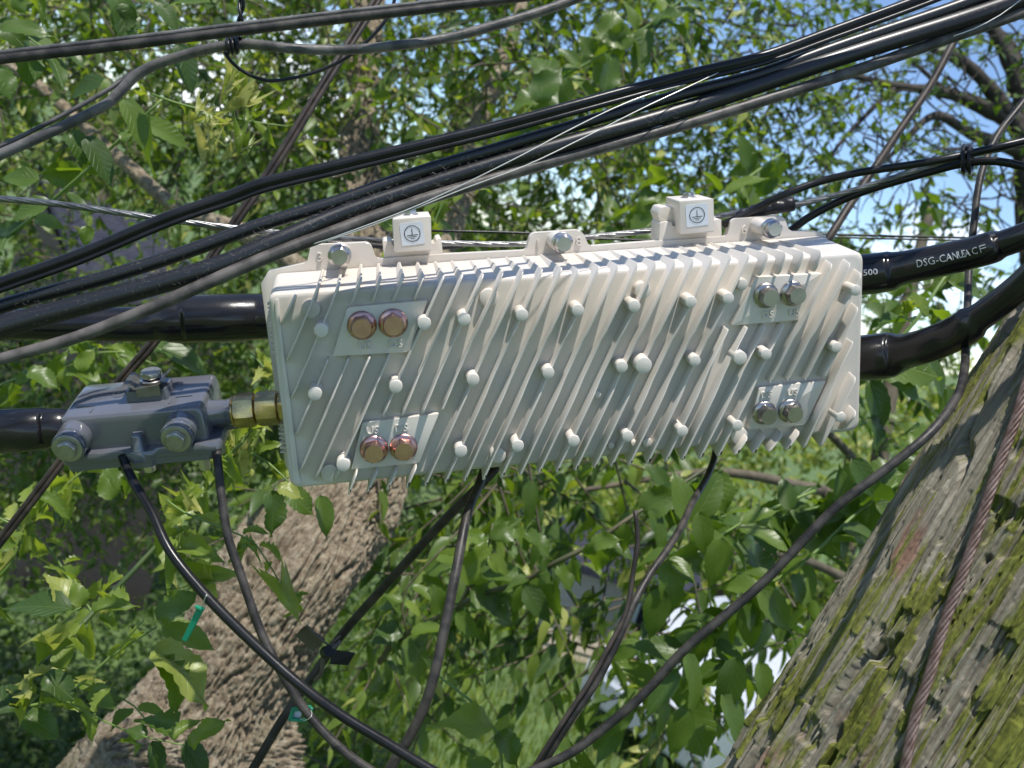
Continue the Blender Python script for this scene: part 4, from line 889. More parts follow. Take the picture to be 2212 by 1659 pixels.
# ================================================================== leaves
def leaf_mat(name, use_obj, darker=1.0):
    m, t, b = mat(name); lk = t.links.new
    at = nd(t, 'ShaderNodeAttribute'); at.attribute_name = 'lv'
    sx = nd(t, 'ShaderNodeSeparateXYZ'); lk(at.outputs['Vector'], sx.inputs[0])
    if use_obj:
        oi = nd(t, 'ShaderNodeObjectInfo'); so = nd(t, 'ShaderNodeSeparateColor'); lk(oi.outputs['Color'], so.inputs[0]); var = so.outputs[0]
    else: var = sx.outputs[2]
    def ramp(stops):
        r_ = nd(t, 'ShaderNodeValToRGB'); el = r_.color_ramp.elements
        while len(el) < len(stops): el.new(.5)
        for e, (p_, c_) in zip(el, stops): e.position = p_; e.color = (*[x * darker for x in c_], 1)
        lk(var, r_.inputs[0]); return r_.outputs[0]
    base = ramp([(0, (.024, .055, .010)), (.35, (.060, .110, .015)), (.65, (.12, .18, .022)), (.85, (.19, .25, .035)), (1, (.40, .40, .12))])
    trn = ramp([(0, (.055, .13, .008)), (.35, (.14, .26, .010)), (.65, (.30, .44, .016)), (.85, (.48, .58, .04)), (1, (.55, .52, .14))])
    # veins: midrib and curved side ribs
    ab = nd(t, 'ShaderNodeMath', operation='ABSOLUTE'); lk(sx.outputs[1], ab.inputs[0])
    mr_ = nd(t, 'ShaderNodeMapRange'); mr_.inputs[1].default_value = .045; mr_.inputs[2].default_value = .015; lk(ab.outputs[0], mr_.inputs[0])
    k1 = nd(t, 'ShaderNodeMath', operation='MULTIPLY'); lk(ab.outputs[0], k1.inputs[0]); k1.inputs[1].default_value = -.32
    k2 = nd(t, 'ShaderNodeMath', operation='ADD'); lk(sx.outputs[0], k2.inputs[0]); lk(k1.outputs[0], k2.inputs[1])
    k3 = nd(t, 'ShaderNodeMath', operation='MULTIPLY'); lk(k2.outputs[0], k3.inputs[0]); k3.inputs[1].default_value = 7.5 * 2 * math.pi
    k4 = nd(t, 'ShaderNodeMath', operation='SINE'); lk(k3.outputs[0], k4.inputs[0])
    k5 = nd(t, 'ShaderNodeMapRange'); k5.inputs[1].default_value = .90; k5.inputs[2].default_value = 1.0; lk(k4.outputs[0], k5.inputs[0])
    k6 = nd(t, 'ShaderNodeMath', operation='MULTIPLY'); lk(k5.outputs[0], k6.inputs[0]); k6.inputs[1].default_value = .6
    vn = nd(t, 'ShaderNodeMath', operation='MAXIMUM'); lk(mr_.outputs[0], vn.inputs[0]); lk(k6.outputs[0], vn.inputs[1])
    vf = nd(t, 'ShaderNodeMath', operation='MULTIPLY'); lk(vn.outputs[0], vf.inputs[0]); vf.inputs[1].default_value = .45
    mxx = nd(t, 'ShaderNodeMix', data_type='RGBA'); lk(vf.outputs[0], mxx.inputs['Factor']); lk(base, mxx.inputs['A']); mxx.inputs['B'].default_value = (.16, .24, .07, 1)
    tcn = nd(t, 'ShaderNodeTexCoord'); nz_ = nd(t, 'ShaderNodeTexNoise', Scale=40 if not use_obj else 60, Detail=3); lk(tcn.outputs['Object'], nz_.inputs['Vector'])
    hs = nd(t, 'ShaderNodeHueSaturation'); mrr = nd(t, 'ShaderNodeMapRange'); mrr.inputs[3].default_value = .6; mrr.inputs[4].default_value = 1.25; lk(nz_.outputs['Fac'], mrr.inputs[0]); lk(mrr.outputs[0], hs.inputs['Value']); lk(mxx.outputs['Result'], hs.inputs['Color'])
    lk(hs.outputs[0], b.inputs['Base Color']); b.inputs['Roughness'].default_value = .42; b.inputs['Specular IOR Level'].default_value = .45
    bp = nd(t, 'ShaderNodeBump', Strength=.5, Distance=.002); lk(vn.outputs[0], bp.inputs['Height']); bp.invert = True; lk(bp.outputs[0], b.inputs['Normal'])
    b.inputs['Specular IOR Level'].default_value = .5; b.inputs['Roughness'].default_value = .40
    tr = nd(t, 'ShaderNodeBsdfTranslucent'); lk(trn, tr.inputs['Color']); ms = nd(t, 'ShaderNodeMixShader'); ms.inputs[0].default_value = .38
    lk(b.outputs[0], ms.inputs[1]); lk(tr.outputs[0], ms.inputs[2]); lk(ms.outputs[0], t.nodes['Material Output'].inputs['Surface'])
    return m
M['leaf'] = leaf_mat('crown_leaf', False); M['leafo'] = leaf_mat('near_leaf', True)
M['stem'] = simple('green_stem', (.10, .17, .03), .5, c2=(.15, .22, .05), scale=20)
M['stem_dark'] = simple('dark_green_stem', (.035, .065, .014), .5, c2=(.06, .09, .02), scale=20)
M['twig'] = simple('twig_bark', (.07, .055, .035), .8, c2=(.11, .09, .06), scale=30)
M['twig_dark'] = simple('dark_limb_bark', (.035, .030, .026), .85, c2=(.06, .05, .042), scale=20)

def leaf_tpl(rows, cols, width, fold=.35, droop=.18, serr=0.0, tip=1.5, wave=0.0, curl=0.0, seed=0):
    r_ = random.Random(seed); V, Lv = [], []
    ys = np.linspace(-1, 1, cols)
    for i in range(rows + 1):
        x = i / rows
        w_ = width * (math.sin(math.pi * min(1, x ** .72)) ** .85) * (1 - .25 * x ** tip) + .004
        if x > .78: w_ *= max(.12, 1 - ((x - .78) / .22) ** 1.3)
        for j, y in enumerate(ys):
            yy = y * w_
            if serr and abs(y) == 1 and 0 < i < rows: yy *= 1 + serr * (1 if i % 2 else -1) * r_.uniform(.6, 1.2)
            z = fold * abs(yy) - droop * x * x + wave * math.sin(x * 9 + y * 2) * abs(y) * width
            xx = x - (serr * .12 if (serr and abs(y) == 1 and i % 2) else 0)
            if curl: z += curl * (yy * yy) * 8; a_ = curl * 2.2 * x; xx, z = xx * math.cos(a_ * .5), z - xx * math.sin(a_ * .5) * .6
            V.append((xx, yy, z)); Lv.append((x, yy / max(width, .01), 0))
    idx = np.arange((rows + 1) * cols).reshape(rows + 1, cols)
    F = np.stack([idx[:-1, :-1], idx[1:, :-1], idx[1:, 1:], idx[:-1, 1:]], -1).reshape(-1, 4)
    return np.array(V), F, np.array(Lv)
TPL_MID = [leaf_tpl(4, 3, .24, .3, .2, seed=1), leaf_tpl(4, 3, .19, .45, .3, seed=2), leaf_tpl(4, 3, .30, .25, .12, seed=3)]
TPL_FAR = [leaf_tpl(2, 3, .30, .3, .2), leaf_tpl(2, 3, .24, .5, .3)]
def place_leaves(tpls, pos, dirs, nrm, size, var, rg):
    """vectorised leaf instancing into one mesh part"""
    out = []
    which = rg.integers(0, len(tpls), len(pos)); X = dirs / np.linalg.norm(dirs, axis=1, keepdims=True)
    Y = np.cross(nrm, X); Y /= np.linalg.norm(Y, axis=1, keepdims=True) + 1e-9; Z = np.cross(X, Y)
    for k, (tv, tf, tl) in enumerate(tpls):
        s = which == k; n = s.sum()
        if not n: continue
        v = pos[s][:, None, :] + size[s][:, None, None] * (tv[None, :, 0:1] * X[s][:, None, :] + tv[None, :, 1:2] * Y[s][:, None, :] + tv[None, :, 2:3] * Z[s][:, None, :])
        f = tf[None] + (np.arange(n) * len(tv))[:, None, None]; l_ = np.broadcast_to(tl[None], (n, len(tv), 3)).copy(); l_[:, :, 2] = var[s][:, None]
        out.append((v.reshape(-1, 3), f.reshape(-1, 4), l_.reshape(-1, 3)))
    return out
def crown(clumps, lsize, rg, tpls, per=9, droop=.35, var0=.45, varw=.22, twigs=None, tip_light=.3):
    chunks = []; tw = []
    for (cx, cy, d, r, n) in clumps:
        c = np.array(P(cx, cy, d)); nt_ = max(1, n // per)
        u = rg.normal(size=(nt_, 3)); u /= np.linalg.norm(u, axis=1, keepdims=True); rad = r * rg.random(nt_) ** .45
        base = c + u * rad[:, None]
        td = u * .6 + rg.normal(size=(nt_, 3)) * .7 + np.array([0, 0, -droop * .6]); td /= np.linalg.norm(td, axis=1, keepdims=True)
        tl = rg.uniform(.16, .42, nt_)
        tint = rg.normal(0, varw * .6, nt_)
        for j in range(per):
            f = (j + .6) / per; p = base + td * (tl * f)[:, None]
            side = np.cross(td, rg.normal(size=(nt_, 3)) * .5 + np.array([0, 0, 1.])); side /= np.linalg.norm(side, axis=1, keepdims=True) + 1e-9
            ld = td * .55 + side * (1 if j % 2 else -1) * .9 + rg.normal(size=(nt_, 3)) * .3 + np.array([0, 0, -droop])
            nn_ = np.array([0, 0, 1.]) + rg.normal(size=(nt_, 3)) * .45
            sz = lsize * rg.uniform(.55, 1.25, nt_) * (1.05 - .35 * f)
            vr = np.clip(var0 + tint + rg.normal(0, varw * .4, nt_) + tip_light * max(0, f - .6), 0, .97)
            chunks += place_leaves(tpls, p, ld, nn_, sz, vr, rg)
        if twigs is not None:
            for i in range(nt_): twigs.append(tube_np([Vector(base[i]), Vector(base[i] + td[i] * tl[i] * .5 + np.array([0, 0, -.01])), Vector(base[i] + td[i] * tl[i])], [.0035, .0025, .0012], 4, False))
    off_ = 0; Vs, Fs, Ls = [], [], []
    for v, f, l_ in chunks: Vs.append(v); Fs.append(f + off_); Ls.append(l_); off_ += len(v)
    return mesh_np('crown', np.concatenate(Vs), [np.concatenate(Fs)], {'lv': ('FLOAT_VECTOR', np.concatenate(Ls))})
def limb(pts, wl, nseg=10, step=.05, wpx=True):
    pp = catmull(ipts(pts), step); r = rs([rpx(a, p[2]) for a, p in zip(wl, pts)], len(pts), pp)
    rr_ = [x * (1 + .12 * math.sin(i * 1.7) * math.sin(i * .6)) for i, x in enumerate(r)]
    return tube_np(pp, rr_, nseg)

# ---- the big leaning tree with the bark trunk
def bark_trunk(pts, wl, name, parent, nseg, step, amp_, tail=None):
    pp = catmull(ipts(pts) if not tail else [Vector(tail)] + ipts(pts), step, maxn=2000)
    wl_ = ([rpx(wl[0], pts[0][2]) * 1.15] if tail else []) + [rpx(a, p[2]) for a, p in zip(wl, pts)]
    r = np.array(rs(wl_, len(wl_), pp)); T, Nn = frames(pp); n = len(pp)
    acc = np.concatenate(([0], np.cumsum([(b - a).length for a, b in zip(pp, pp[1:])])))
    ang = np.arange(nseg) / nseg * 2 * math.pi; A_, S2 = np.meshgrid(ang, acc); RR = np.broadcast_to(r[:, None], A_.shape)
    cx_, cy_ = np.cos(A_) * RR, np.sin(A_) * RR
    wv = fbm(cx_ * 9, cy_ * 9, S2 * 5, 3) * .10
    def ridg(f, fz, sd): return 1 - np.abs(fbm(cx_ * f + sd + wv * 20, cy_ * f + sd, S2 * fz + sd + wv * 15, 2) - .5) * 8
    rd = np.clip(ridg(60, 14, 3), -1, 1); r2 = np.clip(ridg(130, 34, 9), -1, 1)
    d_ = (-np.clip(rd, 0, 1) * 1.0 - np.clip(r2, 0, 1) * .45 + (fbm(cx_ * 160, cy_ * 160, S2 * 120, 3) - .5) * .9) * amp_ + (fbm(cx_ * 6, cy_ * 6, S2 * 3.5, 3) - .5) * amp_ * 5
    Rn = RR + d_
    Tn = np.array([list(t) for t in T]); N_ = np.array([list(t) for t in Nn]); B_ = np.cross(Tn, N_)
    V = np.array([list(p) for p in pp])[:, None, :] + (Rn * np.cos(A_))[..., None] * N_[:, None, :] + (Rn * np.sin(A_))[..., None] * B_[:, None, :]
    idx = np.arange(n * nseg).reshape(n, nseg); nx = np.roll(idx, -1, 1)
    F = np.stack([idx[:-1], nx[:-1], nx[1:], idx[1:]], -1).reshape(-1, 4)
    me = mesh_np(name, V.reshape(-1, 3), [F, idx[0][::-1][None], idx[-1][None]])
    return obj(name, me, M['bark'], parent)
def bark_mat():
    m, t, b = mat('furrowed_bark'); lk = t.links.new; tcn = nd(t, 'ShaderNodeTexCoord')
    n1 = nd(t, 'ShaderNodeTexNoise', Scale=60, Detail=8, Roughness=.75); lk(tcn.outputs['Object'], n1.inputs['Vector'])
    r_ = nd(t, 'ShaderNodeValToRGB'); el = r_.color_ramp.elements; el.new(.5); el.new(.6)
    for e, (p_, c_) in zip(el, ((.32, (.055, .040, .025)), (.44, (.18, .135, .085)), (.56, (.32, .265, .185)), (.70, (.44, .385, .29)))): e.position = p_; e.color = (*c_, 1)
    lk(n1.outputs['Fac'], r_.inputs[0])
    n2 = nd(t, 'ShaderNodeTexNoise', Scale=5, Detail=4); lk(tcn.outputs['Object'], n2.inputs['Vector']); mr_ = nd(t, 'ShaderNodeMapRange'); mr_.inputs[1].default_value = .55; mr_.inputs[2].default_value = .72; mr_.inputs[4].default_value = .5; lk(n2.outputs['Fac'], mr_.inputs[0])
    x_ = nd(t, 'ShaderNodeMix', data_type='RGBA'); lk(mr_.outputs[0], x_.inputs['Factor']); lk(r_.outputs[0], x_.inputs['A']); x_.inputs['B'].default_value = (.17, .18, .09, 1)
    lk(x_.outputs['Result'], b.inputs['Base Color']); b.inputs['Roughness'].default_value = .9
    bp = nd(t, 'ShaderNodeBump', Strength=1, Distance=.008); n3_ = nd(t, 'ShaderNodeTexNoise', Scale=170, Detail=6, Roughness=.7); lk(tcn.outputs['Object'], n3_.inputs['Vector']); lk(n3_.outputs['Fac'], bp.inputs['Height']); lk(bp.outputs[0], b.inputs['Normal'])
    return m
M['bark'] = bark_mat()
bt = thing('leaning_tree', 'big leaning tree with pale furrowed bark and a broken stub, lower left behind the cables', 'tree')
foot = P(250, 1900, 2.3); foot = Vector((foot.x - .35, foot.y + .15, -.1))
bark_trunk([(290, 1800, 2.2), (375, 1660, 2.2), (482, 1480, 2.25), (575, 1330, 2.3), (645, 1220, 2.35), (705, 1130, 2.45), (752, 1060, 2.55), (785, 900, 2.8), (795, 700, 3.1), (790, 480, 3.5), (778, 300, 3.8), (785, 150, 4.1), (800, -20, 4.4), (830, -250, 4.8)],
           [450, 410, 310, 280, 268, 245, 205, 150, 110, 84, 74, 62, 50, 35], 'trunk', bt, 520, .0035, .015, tail=foot)
bark_trunk([(560, 1650, 2.3), (450, 1645, 2.2), (350, 1640, 2.1), (275, 1640, 2.0), (225, 1642, 1.95), (205, 1645, 1.93)], [300, 310, 295, 255, 190, 110], 'broken_stub', bt, 420, .0045, .013)
bark_trunk([(785, 900, 2.8), (860, 740, 3.1), (930, 600, 3.3), (990, 450, 3.5), (1045, 240, 3.8), (1090, 130, 4.0), (1150, -60, 4.3)], [90, 74, 62, 55, 46, 38, 25], 'limb', bt, 90, .015, .005)
bark_trunk([(700, 620, 3.25), (560, 520, 3.3), (380, 445, 3.4), (290, 370, 3.5), (200, 290, 3.6), (90, 190, 3.7), (-60, 90, 3.9)], [44, 40, 36, 32, 28, 25, 18], 'limb', bt, 60, .015, .003)
tw1 = []
rg = np.random.default_rng(21)
c1 = []
for x in range(-150, 1500, 230):
    for y in range(-120, 620, 210):
        sky_c = (x > 1350)
        if -60 < x < 600 and 300 < y < 690: continue
        c1.append((x + rg.uniform(-70, 70), y + rg.uniform(-60, 60), rg.uniform(3.4, 4.6), .42, 320 if not sky_c else 170))
crn = tag(obj('crown', crown(c1, .066, rg, TPL_MID, twigs=tw1, varw=.36, var0=.5), M['leaf'], bt), kind='stuff')
tag(obj('twigs', join_np('twigs', tw1), M['twig'], bt), kind='stuff')

def tree(label, name, trunkpts, wl, clumps, lsize, seed, tpls=TPL_MID, mt='twig', group=None, cat='tree', branches=(), foot_=True, **kw):
    t_ = thing(name, label, cat, None, group); tw_ = []; rg_ = np.random.default_rng(seed)
    parts_ = [limb(trunkpts, wl, 12)]
    if foot_:
        p0 = P(*trunkpts[0]); rad = rpx(wl[0], trunkpts[0][2]); parts_.append(tube_np([Vector((p0.x, p0.y, -.1)), p0], [rad * 1.25, rad], 12))
    obj('trunk', join_np('trunk', parts_), M[mt], t_)
    for bp_, bw in branches: obj('limb', join_np('limb', [limb(bp_, bw, 8)]), M[mt], t_)
    tag(obj('crown', crown(clumps, lsize, rg_, tpls, twigs=tw_, **kw), M['leaf'], t_), kind='stuff')
    if tw_: tag(obj('twigs', join_np('twigs', tw_), M[mt], t_), kind='stuff')
    return t_
rg = np.random.default_rng(5)
def clumps_in(x0, x1, y0, y1, d0, d1, r, n, dx=230, dy=210, keep=1.0, test=None):
    out = []
    for x in np.arange(x0, x1, dx):
        for y in np.arange(y0, y1, dy):
            xx, yy = x + rg.uniform(-.3, .3) * dx, y + rg.uniform(-.3, .3) * dy
            if rg.random() > keep or (test and not test(xx, yy)): continue
            out.append((xx, yy, rg.uniform(d0, d1), r, n))
    return out
# tree below the amplifier: long pointed hanging leaves
tree('mid green tree with long pointed hanging leaves, below and behind the amplifier', 'leafy_tree', [(2150, 2500, 3.9), (2080, 1900, 3.8), (2000, 1500, 3.7), (1930, 1250, 3.6), (1780, 1060, 3.5)], [70, 60, 50, 40, 25],
     clumps_in(1480, 1700, 1300, 1520, 2.7, 3.4, .3, 150, 130, 130) + clumps_in(840, 1480, 1030, 1420, 2.7, 3.6, .33, 180, 190, 170, test=lambda x, y: not (1120 < x < 1450 and 1170 < y < 1500)) + clumps_in(800, 1500, 1450, 1700, 2.8, 3.6, .20, 34, 240, 170, keep=.7), .088, 31,
     tpls=[leaf_tpl(5, 3, .20, .35, .3), leaf_tpl(5, 3, .17, .5, .4), leaf_tpl(5, 3, .24, .3, .2)], droop=.8, var0=.46, varw=.36, branches=[([(1950, 1320, 3.6), (1700, 1200, 3.3), (1400, 1200, 3.1)], [26, 20, 12]), ([(1780, 1060, 3.5), (1550, 1020, 3.3), (1250, 1060, 3.1)], [24, 18, 10])])
tree('broad-leaved tree in front of blue sky, between the amplifier end and the pole', 'leafy_tree', [(1950, 2400, 4.4), (1900, 1900, 4.3), (1880, 1400, 4.2), (1900, 1000, 4.2), (1950, 700, 4.3), (2010, 450, 4.4)], [75, 60, 50, 44, 34, 24],
     clumps_in(1560, 2330, 560, 1060, 3.4, 4.6, .33, 48, 210, 180), .10, 32, var0=.38, droop=.5, branches=[([(1890, 1050, 4.2), (1780, 930, 4.0), (1650, 880, 3.9)], [24, 16, 10]), ([(1930, 800, 4.3), (2050, 690, 4.1), (2200, 640, 4.0)], [24, 18, 10])])
tree('sparse dark-limbed tree against the open sky in the upper right corner', 'dark_limbed_tree', [(2420, 1500, 6.4), (2330, 900, 6.3), (2230, 560, 6.2), (2210, 330, 6.1), (2200, 190, 6.1), (2150, 70, 6.1), (2080, -60, 6.2)], [90, 76, 66, 60, 48, 34, 22],
     clumps_in(1430, 1760, 20, 560, 4.6, 6.2, .42, 240, 150, 130, keep=.95) + clumps_in(1800, 2300, 430, 600, 4.8, 6.4, .40, 110, 170, 100) + clumps_in(1760, 2300, -60, 420, 5.2, 6.4, .38, 110, 170, 140, keep=.85), .070, 33, mt='twig_dark', var0=.42,
     branches=[([(2215, 300, 6.1), (2100, 150, 6.0), (1990, 95, 5.9), (1850, 60, 5.9)], [44, 30, 20, 9]), ([(2205, 270, 6.1), (2060, 205, 6.0), (1930, 185, 5.9), (1830, 165, 5.8), (1720, 190, 5.8)], [48, 30, 20, 14, 7]), ([(2220, 330, 6.1), (2100, 290, 6.0), (2020, 250, 5.9), (1930, 330, 5.8), (1850, 400, 5.7)], [40, 26, 18, 12, 6]),
               ([(2200, 200, 6.1), (2180, 100, 6.2), (2100, 20, 6.3), (2060, -80, 6.3)], [46, 30, 22, 14]), ([(2050, 205, 6.0), (1960, 120, 5.9), (1900, 60, 5.9)], [14, 9, 5]), ([(1930, 190, 5.9), (1860, 260, 5.8), (1800, 330, 5.7), (1760, 420, 5.6)], [14, 10, 8, 5])])
# fine bare twigs of that tree
tt = bpy.data.objects['dark_limbed_tree']; fine = []; r2 = random.Random(3)
for _ in range(170):
    x, y = r2.uniform(1560, 2260), r2.uniform(0, 480); a = r2.uniform(0, 6.28); q = []; d = r2.uniform(5.4, 6.3)
    for k in range(5): q.append((x, y, d)); x += math.cos(a) * 34; y += math.sin(a) * 34; a += r2.uniform(-.6, .6)
    fine.append(limb(q, [5, 4, 3, 2.4, 1.6], 4, .06))
tag(obj('twigs', join_np('twigs', fine), M['twig_dark'], tt), kind='stuff')
# second screen of trees
tree('dense green tree standing behind the leaning trunk, upper left', 'background_tree', [(-320, 1700, 6.4), (-280, 1200, 6.4), (-150, 700, 6.3), (0, 200, 6.2)], [90, 80, 60, 40], clumps_in(-250, 620, -150, 1000, 5.4, 7.4, .62, 640, 200, 190, test=lambda x, y: not (-60 < x < 600 and 300 < y < 760)), .085, 41, tpls=TPL_FAR, var0=.36, varw=.36)
tree('dense green tree standing behind the amplifier, upper middle', 'background_tree', [(560, 1700, 7.0), (640, 1200, 7.0), (820, 700, 6.9), (1020, 200, 6.8)], [80, 72, 60, 40], clumps_in(620, 1500, -150, 820, 5.6, 7.6, .62, 640, 200, 190), .085, 42, tpls=TPL_FAR, var0=.38, varw=.36)
tree('green tree behind the amplifier underside, half way to the lawn', 'background_tree', [(500, 2000, 6.6), (600, 1500, 6.6), (760, 1050, 6.6)], [70, 60, 40], clumps_in(600, 1180, 800, 1330, 5.2, 6.8, .45, 260, 200, 190), .10, 43, tpls=TPL_FAR, var0=.32)
tree('small green tree behind the tap and left cables', 'background_tree', [(-360, 2100, 5.6), (-340, 1600, 5.5), (-240, 1150, 5.4), (-60, 800, 5.4)], [60, 50, 40, 24], clumps_in(-200, 600, 700, 1080, 4.4, 5.8, .40, 250, 200, 170), .085, 44, tpls=TPL_FAR, var0=.36)
# far sunlit trees
def fartree(label, x, y, d, r, n, seed, v, ls=.2):
    x0, y0 = x, y + 500
    cl = [(x + rg.uniform(-1, 1) * r * FPX / d, y + rg.uniform(-.8, .8) * r * FPX / d, d + rg.uniform(-.5, .5) * r, r * .45, n // 12) for _ in range(12)]
    g_ = P(x, y, d); t_ = thing('far_tree', label, 'tree', None, 'trees far beyond the lawn'); obj('trunk', join_np('trunk', [tube_np([Vector((g_.x, g_.y, -.1)), Vector((g_.x, g_.y, g_.z * .5)), g_], [.2, .15, .08], 8)]), M['twig'], t_)
    tag(obj('crown', crown(cl, ls, np.random.default_rng(seed), TPL_FAR, var0=v, varw=.2, droop=.3), M['leaf'], t_), kind='stuff')
fartree('bright yellow-green tree far beyond the lawn, seen just left of the pole', 1600, 1120, 17, 2.6, 5200, 51, .85)
fartree('pale sunlit tree far off behind the lower part of the pole', 1880, 1060, 19, 2.6, 4200, 52, .85)
fartree('tall mid green tree far behind the amplifier', 1250, 820, 22, 3.6, 3600, 53, .5)
fartree('broad dark tree far off behind the upper left corner', 250, 330, 19, 4.2, 6000, 59, .3)
fartree('broad green tree far off behind the middle of the cable bundle', 900, 480, 21, 4.4, 6000, 60, .35)
fartree('dark green tree far off at the left edge of the picture', -60, 620, 20, 3.6, 3600, 54, .35)
fartree('mid green tree far off behind the leaning trunk', 620, 820, 18, 3.2, 3600, 55, .45)
fartree('green tree far off at the right edge beyond the pole', 2250, 900, 20, 2.8, 3000, 56, .55)
fartree('low far tree closing the lawn behind the pale shed', 1180, 1180, 19, 1.8, 2600, 57, .55)
fartree('low far tree behind the parked car', 1640, 1230, 18, 1.7, 2600, 58, .62)

# ================================================================== ground
def G(x, y):
    d = (P(x, y, 1) - CAMP); t = -CAMP.z / d.z; return CAMP + d * t
def ground_mat():
    m, t, b = mat('rough_lawn'); lk = t.links.new; tcn = nd(t, 'ShaderNodeTexCoord')
    n1 = nd(t, 'ShaderNodeTexNoise', Scale=1.2, Detail=8, Roughness=.7); lk(tcn.outputs['Object'], n1.inputs['Vector'])
    r_ = nd(t, 'ShaderNodeValToRGB'); el = r_.color_ramp.elements; el.new(.5)
    for e, (p_, c_) in zip(el, ((.3, (.05, .07, .025)), (.5, (.08, .13, .035)), (.7, (.12, .18, .05)))): e.position = p_; e.color = (*c_, 1)
    lk(n1.outputs['Fac'], r_.inputs[0]); lk(r_.outputs[0], b.inputs['Base Color']); b.inputs['Roughness'].default_value = .9
    n2 = nd(t, 'ShaderNodeTexNoise', Scale=22, Detail=6); lk(tcn.outputs['Object'], n2.inputs['Vector']); bp = nd(t, 'ShaderNodeBump', Strength=1, Distance=.05); lk(n2.outputs['Fac'], bp.inputs['Height']); lk(bp.outputs[0], b.inputs['Normal'])
    return m
xs = np.concatenate([np.linspace(-400, -30, 12), np.linspace(-28, 28, 90), np.linspace(30, 400, 12)]); ys_ = np.concatenate([np.linspace(-300, -10, 8), np.linspace(-8, 45, 90), np.linspace(50, 800, 14)])
GX, GY = np.meshgrid(xs, ys_); GZ = (fbm(GX * .12 + 50, GY * .12 + 50, 0 * GX, 3) - .5) * .25 * np.exp(-(np.abs(GX) / 60) ** 2)
i_ = np.arange(GX.size).reshape(GX.shape); tag(obj('ground', mesh_np('ground', np.stack([GX, GY, GZ], -1).reshape(-1, 3), [np.stack([i_[:-1, :-1], i_[:-1, 1:], i_[1:, 1:], i_[1:, :-1]], -1).reshape(-1, 4)]), ground_mat()), kind='structure')
# grass tufts over the seen lawn, ivy-like ground cover at the lower left
rg = np.random.default_rng(77)
def scatter(n, x0, x1, y0, y1): 
    px_ = rg.uniform(x0, x1, n); py_ = rg.uniform(y0, y1, n); return np.array([list(G(a, b)) for a, b in zip(px_, py_)])
p_ = scatter(16000, 500, 2250, 1280, 1750); nn_ = rg.normal(size=(len(p_), 3)); dr = nn_ * .35 + np.array([0, 0, 1.]); 
blade = leaf_tpl(2, 3, .10, .2, .3)
ch = place_leaves([blade], p_, dr, nn_, rg.uniform(.06, .16, len(p_)), np.clip(rg.normal(.74, .12, len(p_)), 0, .93), rg)
tag(obj('lawn_grass', mesh_np('lawn_grass', ch[0][0], [ch[0][1]], {'lv': ('FLOAT_VECTOR', ch[0][2])}), M['leaf']), 'bright green grass of the lawn below the amplifier', 'grass', kind='stuff')
p_ = scatter(15000, -250, 900, 850, 1800); p_[:, 2] += rg.uniform(0, .35, len(p_)); dr = rg.normal(size=(len(p_), 3)) + np.array([0, 0, .2]); nn_ = np.array([0, 0, 1.]) + rg.normal(size=(len(p_), 3)) * .4
ch = place_leaves(TPL_FAR, p_, dr, nn_, rg.uniform(.05, .13, len(p_)), np.clip(rg.normal(.22, .14, len(p_)), 0, .9), rg)
Vg = np.concatenate([c[0] for c in ch]); Fg = np.concatenate([ch[0][1], ch[1][1] + len(ch[0][0])]); Lg = np.concatenate([c[2] for c in ch])
tag(obj('ground_cover', mesh_np('ground_cover', Vg, [Fg], {'lv': ('FLOAT_VECTOR', Lg)}), M['leaf']), 'dark green ivy and weeds covering the ground at the lower left', 'ground cover', kind='stuff')

# ================================================================== buildings and things on the lawn
M['siding'] = simple('beige_siding', (.50, .42, .33), .6, c2=(.54, .46, .37)); M['roof'] = simple('slate_blue_roof', (.028, .030, .042), .9, c2=(.04, .042, .055), scale=12, bump=.5); M['roof'].node_tree.nodes['Principled BSDF'].inputs['Specular IOR Level'].default_value = .05
M['carwhite'] = simple('white_car_paint', (.42, .44, .48), .25, c2=(.45, .47, .51), coat=.6); M['glass'] = simple('dark_glass', (.02, .025, .03), .06); M['tyre'] = simple('tyre', (.02, .02, .02), .8)
M['darkwall'] = simple('dark_stained_wall', (.05, .045, .04), .8)
M['blue'] = simple('blue_plastic', (.01, .05, .42), .4, c2=(.012, .06, .5)); M['whitep'] = simple('white_trim', (.72, .72, .70), .5)
def box(bm, x0, x1, y0, y1, z0, z1, bev=0):
    r_ = bmesh.ops.create_cube(bm, size=1, matrix=Matrix.Translation(((x0 + x1) / 2, (y0 + y1) / 2, (z0 + z1) / 2)) @ Matrix.Diagonal((x1 - x0, y1 - y0, z1 - z0, 1)))
    if bev: bmesh.ops.bevel(bm, geom=list({e for v in r_['verts'] for e in v.link_edges}), offset=bev, segments=2, affect='EDGES')
def facing(px_, py_, turn=0.0):
    g_ = G(px_, py_); a = math.atan2(g_.x, g_.y); return Matrix.Translation((g_.x, g_.y, 0)) @ Matrix.Rotation(-a + turn, 4, 'Z')
sh = thing('garden_shed', 'beige clapboard shed seen through the leaves below the amplifier', 'shed', facing(1290, 1440, .25))
W_, H_, D_ = 1.5, 1.25, 1.2
bm = bmesh.new(); box(bm, -W_ / 2, W_ / 2, 0, D_, 0, H_); obj('wall', bm, M['siding'], sh)
for k in range(10):
    bm = bmesh.new(); z = k * H_ / 10; vs_ = [bm.verts.new(c) for c in ((-W_ / 2 - .01, -.03, z + .005), (W_ / 2 + .01, -.03, z + .005), (W_ / 2 + .01, -.008, z + H_ / 10), (-W_ / 2 - .01, -.008, z + H_ / 10))]; bm.faces.new(vs_)
    lo = [bm.verts.new(c) for c in ((-W_ / 2 - .01, -.002, z + .005), (W_ / 2 + .01, -.002, z + .005))]; bm.faces.new((lo[0], lo[1], vs_[1], vs_[0])); obj('clapboard', bm, M['siding'], sh)
